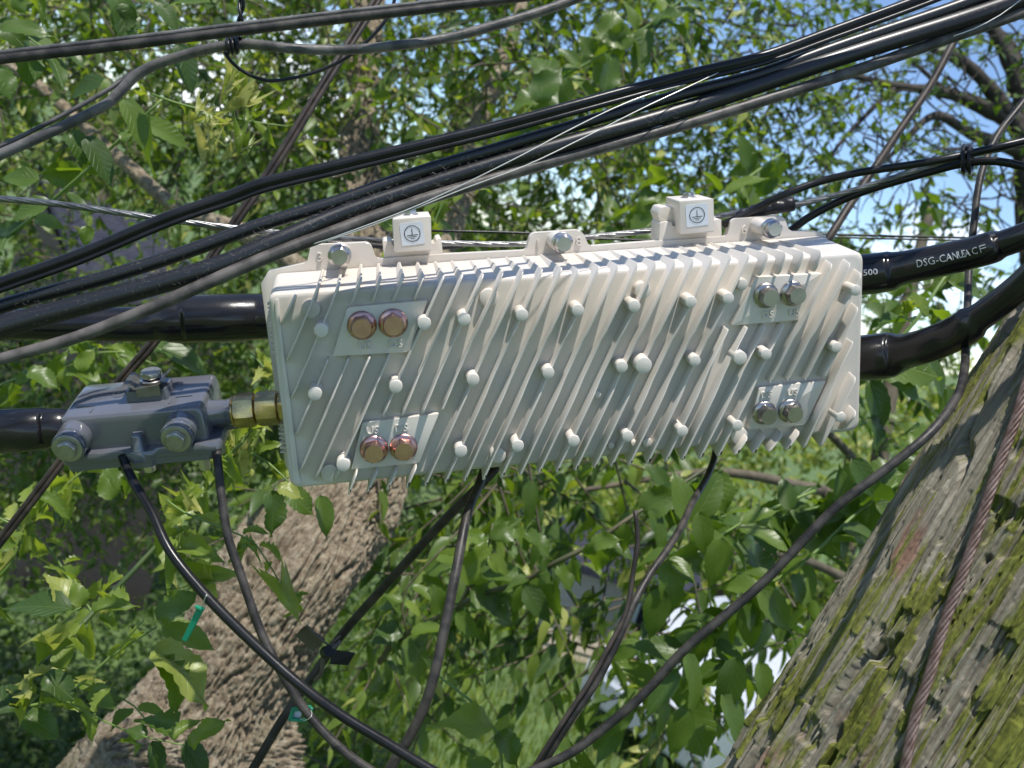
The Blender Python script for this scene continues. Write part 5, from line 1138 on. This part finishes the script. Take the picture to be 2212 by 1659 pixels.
bm = bmesh.new(); pr = [(-.25, H_ - .05), (D_ / 2, H_ + .3), (D_ + .25, H_ - .05), (D_ + .25, H_ + .05), (D_ / 2, H_ + .36), (-.25, H_ + .05)]
a_ = [bm.verts.new((-W_ / 2 - .2, y, z)) for y, z in pr]; b_ = [bm.verts.new((W_ / 2 + .2, y, z)) for y, z in pr]; bm.faces.new(a_); bm.faces.new(b_[::-1])
for k in range(6): bm.faces.new((a_[k], b_[k], b_[(k + 1) % 6], a_[(k + 1) % 6]))
obj('roof', bm, M['roof'], sh)
bm = bmesh.new(); box(bm, .25, .6, -.06, -.03, .55, 1.05); wn = obj('window', bm, M['glass'], sh); bm = bmesh.new()
for q_ in ((.21, .25, .51, 1.09), (.6, .64, .51, 1.09), (.25, .6, .51, .55), (.25, .6, 1.05, 1.09)): box(bm, q_[0], q_[1], -.08, -.028, q_[2], q_[3])
obj('frame', bm, M['whitep'], wn)
# slate-blue roof at the left
rc = [P(78, 362, 12.5), P(330, 505, 12.2), P(500, 655, 10.6), P(190, 665, 10.2)]
lh = thing('outbuilding', 'outbuilding with a slate-blue roof glimpsed through leaves at the left', 'building', Matrix.Translation((rc[3].x, rc[3].y, 0))); o_ = Vector((rc[3].x, rc[3].y, 0))
plate(rc, .05, M['roof'], 'roof', lh, o_)
bm = bmesh.new(); lo_ = [Vector((c.x, c.y, -.1)) - o_ for c in rc]; hi_ = [c - o_ - Vector((0, 0, .08)) for c in rc]; va = [bm.verts.new(v) for v in lo_]; vb = [bm.verts.new(v) for v in hi_]
for k in range(4): bm.faces.new((va[k], va[(k + 1) % 4], vb[(k + 1) % 4], vb[k]))
obj('wall', bm, M['darkwall'], lh)
# parked white car
car = thing('parked_car', 'white parked car half hidden by leaves and the pole, lower right', 'car', facing(1570, 1590, 1.15))
prof = [(-2.15, .35), (-2.2, .75), (-2.05, .95), (-1.3, 1.02), (-.65, 1.43), (.75, 1.46), (1.5, 1.05), (2.1, .92), (2.2, .6), (2.15, .35)]
bm = bmesh.new(); a_ = [bm.verts.new((x, -.85, z)) for x, z in prof]; b_ = [bm.verts.new((x, .85, z)) for x, z in prof]; bm.faces.new(a_[::-1]); bm.faces.new(b_)
for k in range(len(prof)): bm.faces.new((a_[k], b_[k], b_[(k + 1) % len(prof)], a_[(k + 1) % len(prof)]))
bmesh.ops.recalc_face_normals(bm, faces=bm.faces); bmesh.ops.bevel(bm, geom=list(bm.edges), offset=.06, segments=3, affect='EDGES'); smooth_by_angle(obj('body', bm, M['carwhite'], car), 40)
for q_ in ([(-1.1, 1.02), (-.58, 1.36), (-.05, 1.38), (-.05, 1.02)], [(.05, 1.02), (.05, 1.38), (.68, 1.38), (1.2, 1.04)]):
    bm = bmesh.new(); f_ = bm.faces.new([bm.verts.new((x, -.865, z)) for x, z in q_]); r_ = bmesh.ops.extrude_face_region(bm, geom=[f_]); bmesh.ops.translate(bm, verts=[v for v in r_['geom'] if isinstance(v, bmesh.types.BMVert)], vec=(0, .02, 0)); obj('window', bm, M['glass'], car)
for xx in (-1.35, 1.35):
    for yy in (-.78, .78):
        wl_ = turned('wheel', [(.20, -.09), (.32, -.09), (.33, -.05), (.33, .05), (.32, .09), (.20, .09)], M['tyre'], car, (xx, yy, .33), (0, 1, 0), 24); turned('rim', [(.2, -.095), (.19, -.1), (.05, -.08)], M['steel'], wl_, (0, 0, 0), (0, 0, 1), 16)
bn = thing('storage_bin', 'small bright blue bin glimpsed between leaves beside the white car', 'bin', facing(1560, 1560, .3))
bm = bmesh.new()
for z0_, s0_ in ((0, .20), (.5, .25)): pass
A_ = [bm.verts.new((x * .2, y * .2, 0)) for x, y in ((-1, -1), (1, -1), (1, 1), (-1, 1))]; B_ = [bm.verts.new((x * .25, y * .25, .62)) for x, y in ((-1, -1), (1, -1), (1, 1), (-1, 1))]
bm.faces.new(A_[::-1]); bm.faces.new(B_)
for k in range(4): bm.faces.new((A_[k], A_[(k + 1) % 4], B_[(k + 1) % 4], B_[k]))
bmesh.ops.bevel(bm, geom=list(bm.edges), offset=.02, segments=2, affect='EDGES'); obj('tub', bm, M['blue'], bn)
bm = bmesh.new(); box(bm, -.27, .27, -.27, .27, .62, .67, .015); obj('lid', bm, M['blue'], bn)
# ================================================================== near vines and branches with single leaves
def leafmesh(name, *a, **k):
    v, f, l_ = leaf_tpl(*a, **k); me = mesh_np(name, v, [f], {'lv': ('FLOAT_VECTOR', l_)}); me.materials.append(M['leafo']); return me
LM = {
 'broad': [leafmesh('leaf', 14, 5, .36, .30, .22, serr=.08, wave=.22, seed=s) for s in (1, 2)],
 'long': [leafmesh('leaf', 12, 5, .25, .30, .22, serr=.05, wave=.10, seed=s) for s in (3, 4)],
 'lobed': [leafmesh('leaf', 12, 5, .23, .45, .30, serr=.20, wave=.30, curl=.25, seed=s) for s in (5, 6, 7)],
 'curl': [leafmesh('leaf', 9, 5, .34, .5, .3, serr=.22, wave=.35, curl=.9, seed=s) for s in (8, 9)],
}
RL = random.Random(12)
def leaf(parent, org, base, tip, d, kind='long', var=.45, dtip=None, twist=0.0, face=.5):
    """leaf from its base to its tip, both picture points with distances"""
    A = P(*base, d); B = P(*tip, dtip or d); X = (B - A); ln = X.length; X.normalize()
    n_ = ((CAMP - A).normalized() * face + Vector((0, 0, 1)) * (1 - face) + Vector((RL.uniform(-1, 1), RL.uniform(-1, 1), RL.uniform(-1, 1))) * .25); Y = n_.cross(X).normalized(); Z = X.cross(Y)
    if twist: R_ = Matrix.Rotation(twist, 3, X); Y = R_ @ Y; Z = R_ @ Z
    o = bpy.data.objects.new('leaf', RL.choice(LM[kind])); COL.objects.link(o); o.parent = parent
    o.matrix_local = Matrix(((X.x * ln, Y.x * ln, Z.x * ln, A.x - org.x), (X.y * ln, Y.y * ln, Z.y * ln, A.y - org.y), (X.z * ln, Y.z * ln, Z.z * ln, A.z - org.z), (0, 0, 0, 1)))
    v = min(1, max(0, var + RL.uniform(-.16, .16))); o.color = (v, v, v, 1); return o
def vine(name, label, cat, stems, leaves=(), rand=None, group=None):
    """stems: (pts, width px list or number, material)"""
    p0 = stems[0][0][0]; org = P(*p0); t_ = thing(name, label, cat, Matrix.Translation(org), group)
    for pts, w_, m in stems:
        local_cable('stem', pts, w_ if not hasattr(w_, '__len__') else 1, M[m], t_, org, wl=w_ if hasattr(w_, '__len__') else None, nseg=7, step=.02)
    for q in leaves:
        leaf(t_, org, *q[:4], **q[4])
    if rand:
        for si, n, size, kind, var, hang in rand:
            pts = stems[si][0]; ip = catmull([Vector((x, y, d * 1000)) for x, y, d in pts], 30)
            for k in range(n):
                f = (k + RL.random()) / n; q = ip[int(f * (len(ip) - 1))]; d = q.z / 1000 + RL.uniform(-.05, .05)
                a = RL.uniform(0, 6.28); L_ = size * RL.uniform(.6, 1.25) * FPX / d
                dx, dy = math.cos(a), math.sin(a) + hang; m_ = math.hypot(dx, dy); b = (q.x + dx / m_ * 8, q.y + dy / m_ * 8)
                leaf(t_, org, b, (b[0] + dx / m_ * L_, b[1] + dy / m_ * L_), d, kind if isinstance(kind, str) else RL.choice(kind), var=var, dtip=d + RL.uniform(-.04, .04), twist=RL.uniform(-.7, .7), face=RL.uniform(.15, .8))
    return t_
K = lambda var=.45, **k: dict(var=var, **k)
vine('vine', 'dark green stem crossing the lower left corner with pale serrated leaves', 'vine',
     [([(440, 1040, 1.45), (400, 1106, 1.42), (300, 1220, 1.38), (200, 1325, 1.35), (100, 1432, 1.3), (0, 1524, 1.27), (-80, 1600, 1.25)], [7, 10, 11, 12, 13, 14, 14], 'stem_dark'),
      ([(83, 1453, 1.3), (160, 1470, 1.28), (290, 1525, 1.25), (330, 1580, 1.23)], [5, 4, 4, 3], 'stem'),
      ([(83, 1500, 1.28), (60, 1526, 1.27), (150, 1495, 1.27), (235, 1423, 1.26), (300, 1378, 1.25), (338, 1355, 1.24)], [7, 7, 7, 7, 6, 4], 'stem'),
      ([(90, 1500, 1.28), (150, 1518, 1.26), (230, 1560, 1.22), (300, 1588, 1.2), (400, 1610, 1.18)], [4, 4, 4, 3, 3], 'stem'),
      ([(83, 1450, 1.3), (110, 1400, 1.29), (153, 1325, 1.28), (175, 1312, 1.28)], [4, 4, 4, 3], 'stem'),
      ([(235, 1423, 1.26), (270, 1385, 1.24), (310, 1340, 1.22)], [3, 3, 3], 'stem')],
     [((155, 1316), (0, 1292), 1.28, 'long', K(.22)), ((343, 1340), (420, 1270), 1.22, 'broad', K(.42, face=.2)), ((333, 1396), (467, 1507), 1.2, 'broad', K(.74, face=.25)), ((95, 1458), (170, 1512), 1.26, 'broad', K(.34)),
      ((395, 1585), (290, 1530), 1.2, 'lobed', K(.5)), ((410, 1612), (480, 1545), 1.18, 'broad', K(.58)), ((318, 1590), (268, 1570), 1.2, 'broad', K(.28)), ((330, 1600), (350, 1700), 1.2, 'long', K(.12)),
      ((400, 1600), (455, 1700), 1.2, 'long', K(.12)), ((350, 1350), (470, 1395), 1.24, 'long', K(.48)), ((53, 1545), (135, 1590), 1.26, 'broad', K(.33)), ((40, 1530), (-40, 1480), 1.26, 'broad', K(.3)),
      ((345, 1420), (415, 1545), 1.2, 'lobed', K(.45)), ((200, 1320), (285, 1290), 1.3, 'lobed', K(.72)), ((215, 1330), (262, 1358), 1.3, 'lobed', K(.74)), ((175, 1310), (160, 1250), 1.3, 'broad', K(.7)), ((160, 1310), (105, 1230), 1.3, 'broad', K(.78))],
     rand=[(0, 18, .042, ['lobed', 'curl', 'long'], .80, .2), (2, 9, .035, 'lobed', .82, .2), (3, 5, .035, 'lobed', .7, .3), (1, 5, .045, 'long', .6, .3)])
vine('vine', 'pale yellow-green shoots with ragged serrated leaves between the two tap cables', 'vine',
     [([(360, 1080, 1.2), (400, 1108, 1.18), (480, 1140, 1.17), (553, 1176, 1.16), (600, 1250, 1.16), (660, 1300, 1.16)], [5, 5, 4, 4, 3, 2], 'stem'), ([(400, 1110, 1.2), (385, 1180, 1.2), (400, 1230, 1.2), (440, 1262, 1.2)], [3, 3, 3, 2], 'stem')],
     [((553, 1176), (480, 1190), 1.16, 'lobed', K(.66)), ((590, 1215), (560, 1240), 1.16, 'lobed', K(.7)), ((400, 1185), (460, 1150), 1.18, 'lobed', K(.84)), ((375, 1165), (405, 1125), 1.18, 'lobed', K(.8)), ((640, 1290), (665, 1275), 1.16, 'lobed', K(.72)), ((420, 1265), (495, 1280), 1.2, 'curl', K(.85))],
     rand=[(0, 9, .028, ['lobed', 'curl'], .82, .2), (1, 9, .032, ['lobed', 'curl'], .86, .2)])
vine('vine', 'bright curled shoots and buds behind the right end of the tap', 'vine',
     [([(470, 1000, 1.3), (520, 960, 1.3), (560, 900, 1.3), (585, 820, 1.3), (540, 760, 1.3)], [6, 6, 5, 4, 3], 'stem'), ([(400, 1106, 1.4), (470, 1030, 1.38), (520, 975, 1.35), (580, 1000, 1.35), (640, 1060, 1.34)], [8, 8, 7, 5, 3], 'stem')],
     [((600, 1052), (655, 1070), 1.25, 'broad', K(.8)), ((585, 1060), (600, 1160), 1.3, 'broad', K(.35)), ((690, 1070), (717, 1166), 1.25, 'long', K(.52)), ((620, 1060), (682, 1110), 1.28, 'broad', K(.3))],
     rand=[(0, 30, .024, ['curl', 'lobed'], .88, .1), (1, 24, .03, ['curl', 'lobed'], .84, .1)])
vine('leafy_branch', 'thin green branch with large dangling leaves in the upper left corner', 'branch',
     [([(-60, 560, 1.6), (0, 523, 1.58), (117, 430, 1.55), (253, 307, 1.5), (350, 215, 1.48)], [8, 8, 8, 7, 6], 'stem'), ([(-40, 20, 1.5), (60, 80, 1.5), (130, 130, 1.5)], [5, 5, 4], 'stem'), ([(327, 203, 1.45), (380, 222, 1.45), (447, 240, 1.45), (540, 262, 1.46), (623, 273, 1.47)], [5, 5, 5, 4, 3], 'stem')],
     [((333, 0), (392, 64), 1.35, 'long', K(.30)), ((385, 95), (424, 200), 1.35, 'long', K(.24)), ((267, 213), (325, 322), 1.4, 'long', K(.36)), ((227, 168), (137, 206), 1.4, 'long', K(.34)), ((185, 295), (252, 398), 1.42, 'long', K(.28)),
      ((150, 285), (193, 352), 1.42, 'broad', K(.2)), ((85, 388), (-10, 375), 1.4, 'long', K(.42)), ((187, 487), (186, 534), 1.35, 'broad', K(.62)), ((-5, 145), (32, 214), 1.4, 'broad', K(.30)), ((250, -10), (290, 95), 1.45, 'broad', K(.22)), ((280, 10), (250, 80), 1.45, 'broad', K(.25)),
      ((455, 6), (350, -8), 1.3, 'long', K(.55)), ((130, 100), (190, 140), 1.5, 'long', K(.25)), ((30, 20), (80, -20), 1.5, 'broad', K(.62)), ((60, 0), (120, 25), 1.5, 'curl', K(.75)), ((0, 60), (110, 60), 1.45, 'long', K(.3)), ((60, 120), (-10, 100), 1.5, 'long', K(.35))],
     rand=[(0, 13, .07, ['long', 'broad'], .4, .6), (1, 8, .08, ['long', 'broad'], .36, .6), (2, 10, .018, ['curl', 'lobed'], .8, .4)])
vine('curled_shoot', 'pale yellow curled leaf clusters hanging from a thin stem, upper left', 'vine',
     [([(447, 240, 1.4), (458, 262, 1.4), (460, 290, 1.4), (445, 318, 1.4)], [4, 3, 3, 2], 'stem'), ([(520, 190, 1.45), (530, 240, 1.45), (515, 310, 1.45), (480, 355, 1.45)], [3, 3, 2, 2], 'stem'), ([(515, 160, 1.45), (505, 190, 1.45), (495, 220, 1.45)], [3, 3, 2], 'stem')],
     rand=[(0, 12, .014, 'curl', .98, .6), (1, 11, .018, 'curl', .85, .4), (2, 9, .012, 'curl', .98, .5)])
vine('green_branch', 'knobbly green branch rising from the trunk to the right below the amplifier', 'branch',
     [([(820, 1430, 2.2), (860, 1382, 2.15), (954, 1330, 2.05), (1040, 1285, 2.0), (1130, 1256, 1.95), (1200, 1215, 1.9), (1270, 1180, 1.9), (1354, 1123, 1.9), (1450, 1060, 1.95), (1560, 990, 2.0)], [14, 14, 13, 12, 12, 12, 11, 10, 8, 6], 'stem_mid'), ([(990, 1310, 2.0), (1030, 1235, 2.0), (1050, 1195, 2.0), (1065, 1130, 2.0)], [7, 6, 6, 4], 'stem_mid'),
      ([(880, 1370, 2.1), (870, 1290, 2.1), (960, 1180, 2.1)], [6, 5, 4], 'stem_mid')],
     [((1055, 1200), (1110, 1245), 1.95, 'long', K(.5)), ((1050, 1170), (1020, 1150), 1.95, 'broad', K(.45)), ((1060, 1165), (1100, 1125), 1.95, 'long', K(.5)), ((1110, 1140), (1150, 1190), 1.95, 'broad', K(.42)), ((1135, 1150), (1200, 1200), 1.95, 'broad', K(.36)), ((1055, 1205), (1080, 1240), 1.9, 'long', K(.7)), ((875, 1300), (915, 1330), 2.0, 'long', K(.75)), ((870, 1300), (835, 1280), 2.0, 'long', K(.6))],
     rand=[(0, 44, .075, ['long', 'broad'], .42, .7), (1, 9, .08, ['long', 'broad'], .5, .3), (2, 10, .08, ['long'], .55, .5)])
vine('leafy_shoot', 'upright shoot with one large round toothed leaf at the bottom edge', 'branch',
     [([(1095, 1720, 1.2), (1085, 1660, 1.2), (1072, 1580, 1.2), (1015, 1512, 1.22), (950, 1462, 1.24), (925, 1420, 1.25)], [6, 6, 6, 6, 5, 3], 'stem')],
     [((1068, 1574), (925, 1545), 1.19, 'broad', K(.66, face=.25)), ((1075, 1580), (1130, 1655), 1.2, 'broad', K(.40)), ((945, 1460), (918, 1415), 1.25, 'long', K(.72)), ((985, 1490), (970, 1455), 1.24, 'long', K(.72)), ((1070, 1590), (1100, 1540), 1.3, 'long', K(.66)), ((1010, 1660), (1070, 1640), 1.2, 'broad', K(.5)), ((1245, 1690), (1330, 1650), 1.2, 'curl', K(.7)), ((1100, 1640), (1130, 1600), 1.3, 'long', K(.74))])
vine('hanging_branch', 'branch of large drooping pointed leaves between the long drop cable and the pole', 'branch',
     [([(1300, 1560, 1.9), (1400, 1500, 1.9), (1470, 1440, 1.85), (1560, 1340, 1.8), (1650, 1270, 1.8), (1740, 1210, 1.8), (1860, 1100, 1.85), (1960, 1030, 1.9)], [6, 7, 7, 7, 7, 7, 7, 6], 'stem'), ([(1440, 1200, 1.8), (1530, 1170, 1.8), (1620, 1120, 1.85), (1760, 1060, 1.9)], [5, 5, 6, 7], 'stem'),
      ([(1500, 1330, 1.8), (1530, 1380, 1.8), (1640, 1480, 1.8)], [4, 4, 4], 'stem')],
     [((1490, 1130), (1460, 1010), 1.7, 'long', K(0.41)), ((1500, 1120), (1570, 1010), 1.75, 'long', K(0.46)), ((1510, 1105), (1530, 1210), 1.7, 'long', K(0.46)), ((1520, 1150), (1600, 1200), 1.75, 'long', K(0.36)), ((1560, 1160), (1535, 1280), 1.7, 'long', K(0.44)), ((1600, 1130), (1680, 1090), 1.75, 'long', K(0.46)),
      ((1480, 1410), (1520, 1560), 1.7, 'long', K(0.38)), ((1478, 1520), (1535, 1650), 1.75, 'broad', K(0.50)), ((1600, 1280), (1640, 1370), 1.75, 'long', K(0.36)), ((1640, 1270), (1720, 1370), 1.75, 'long', K(0.41)), ((1590, 1420), (1560, 1560), 1.7, 'long', K(0.36)), ((1640, 1430), (1665, 1530), 1.7, 'long', K(0.38)), ((1560, 1500), (1620, 1620), 1.7, 'long', K(0.41)), ((1660, 1480), (1690, 1600), 1.75, 'broad', K(0.82)), ((1430, 1270), (1400, 1390), 1.75, 'long', K(0.48)), ((1490, 1530), (1440, 1640), 1.7, 'long', K(0.44))],
     rand=[(0, 34,   .085, 'long', .46, .9), (1, 22, .085, 'long', .46, .9), (2, 9,   .085, 'long', .46, .9)])
vine('leafy_branch', 'green branch with big soft leaves filling the gap right of the amplifier', 'branch',
     [([(1560, 1180, 1.9), (1650, 1130, 1.9), (1770, 1095, 1.9), (1900, 1060, 1.9), (1990, 1005, 1.95), (2080, 960, 2.0)], [7, 7, 7, 6, 6, 5], 'stem'), ([(1875, 830, 1.7), (1920, 760, 1.7), (1980, 690, 1.7), (2040, 600, 1.72), (2090, 540, 1.75)], [7, 8, 8, 7, 5], 'stem')],
     [((1930, 640), (1945, 570), 1.65, 'broad', K(.6)), ((1960, 640), (2020, 680), 1.65, 'broad', K(.62)), ((1950, 650), (1960, 700), 1.65, 'curl', K(.66)), ((1880, 780), (2050, 800), 1.6, 'broad', K(.40)), ((1900, 800), (2010, 860), 1.6, 'long', K(.25)), ((1880, 820), (1920, 940), 1.6, 'long', K(.25)), ((1990, 760), (2060, 860), 1.65, 'long', K(.4)), ((1880, 900), (1910, 980), 1.6, 'broad', K(.36)), ((1960, 930), (2060, 1000), 1.65, 'broad', K(.5)), ((1840, 990), (1900, 1080), 1.6, 'long', K(.35))],
     rand=[(0, 22, .11, ['long', 'broad'], .34, .7), (1, 10, .08, ['long', 'broad'], .46, .4)])
vine('leafy_shoot', 'fresh light green shoots just above the left clamp of the amplifier', 'branch',
     [([(905, 560, 1.5), (930, 500, 1.5), (955, 440, 1.5), (965, 400, 1.5)], [5, 5, 4, 3], 'stem'), ([(880, 540, 1.5), (860, 500, 1.5), (830, 480, 1.5)], [4, 4, 3], 'stem')], rand=[(0, 15, .045, ['lobed', 'long'], .72, .1), (1, 7, .045, ['lobed', 'long'], .66, .1)])
vine('leafy_branch', 'long pale green twigs crossing behind the bundle, upper middle', 'branch',
     [([(1690, 330, 2.6), (1560, 420, 2.5), (1450, 475, 2.5), (1330, 540, 2.5)], [5, 5, 5, 4], 'stem'), ([(1500, -20, 2.6), (1350, 90, 2.6), (1200, 180, 2.6), (1080, 300, 2.6)], [5, 6, 5, 4], 'stem'), ([(1450, 390, 2.6), (1380, 450, 2.6), (1290, 500, 2.6)], [4, 4, 3], 'stem')],
     rand=[(0, 22, .09, ['long', 'broad'], .5, .5), (1, 30, .09, ['long', 'broad'], .45, .5), (2, 12, .08, ['long', 'broad'], .5, .5)])
vine('leafy_branch', 'low leafy shoots with toothed leaves at the left edge beside the tap', 'branch',
     [([(-60, 860, 1.7), (30, 820, 1.7), (110, 800, 1.7), (180, 770, 1.7), (260, 760, 1.7), (340, 790, 1.7)], [6, 6, 5, 5, 4, 3], 'stem'), ([(-60, 1300, 1.5), (20, 1220, 1.5), (60, 1130, 1.5), (130, 1060, 1.5), (200, 1000, 1.5)], [8, 8, 7, 6, 5], 'stem'), ([(200, 1323, 1.45), (150, 1250, 1.5), (90, 1170, 1.5), (-20, 1110, 1.5)], [4, 5, 5, 5], 'stem')],
     [((325, 745), (430, 790), 1.6, 'broad', K(.42)), ((350, 750), (460, 800), 1.6, 'long', K(.46)), ((60, 800), (130, 830), 1.6, 'broad', K(.5)), ((170, 800), (200, 750), 1.6, 'broad', K(.7)), ((145, 800), (230, 830), 1.65, 'broad', K(.72)), ((240, 1080), (225, 1010), 1.4, 'broad', K(.34)), ((230, 1010), (270, 1060), 1.35, 'broad', K(.45)), ((300, 1020), (250, 1080), 1.35, 'lobed', K(.42)), ((90, 1070), (160, 1110), 1.4, 'lobed', K(.45))],
     rand=[(0, 24, .045, ['lobed', 'broad'], .62, .3), (1, 24, .045, ['lobed', 'curl', 'long'], .78, .3), (2, 16, .04, ['lobed', 'curl', 'long'], .82, .3)])
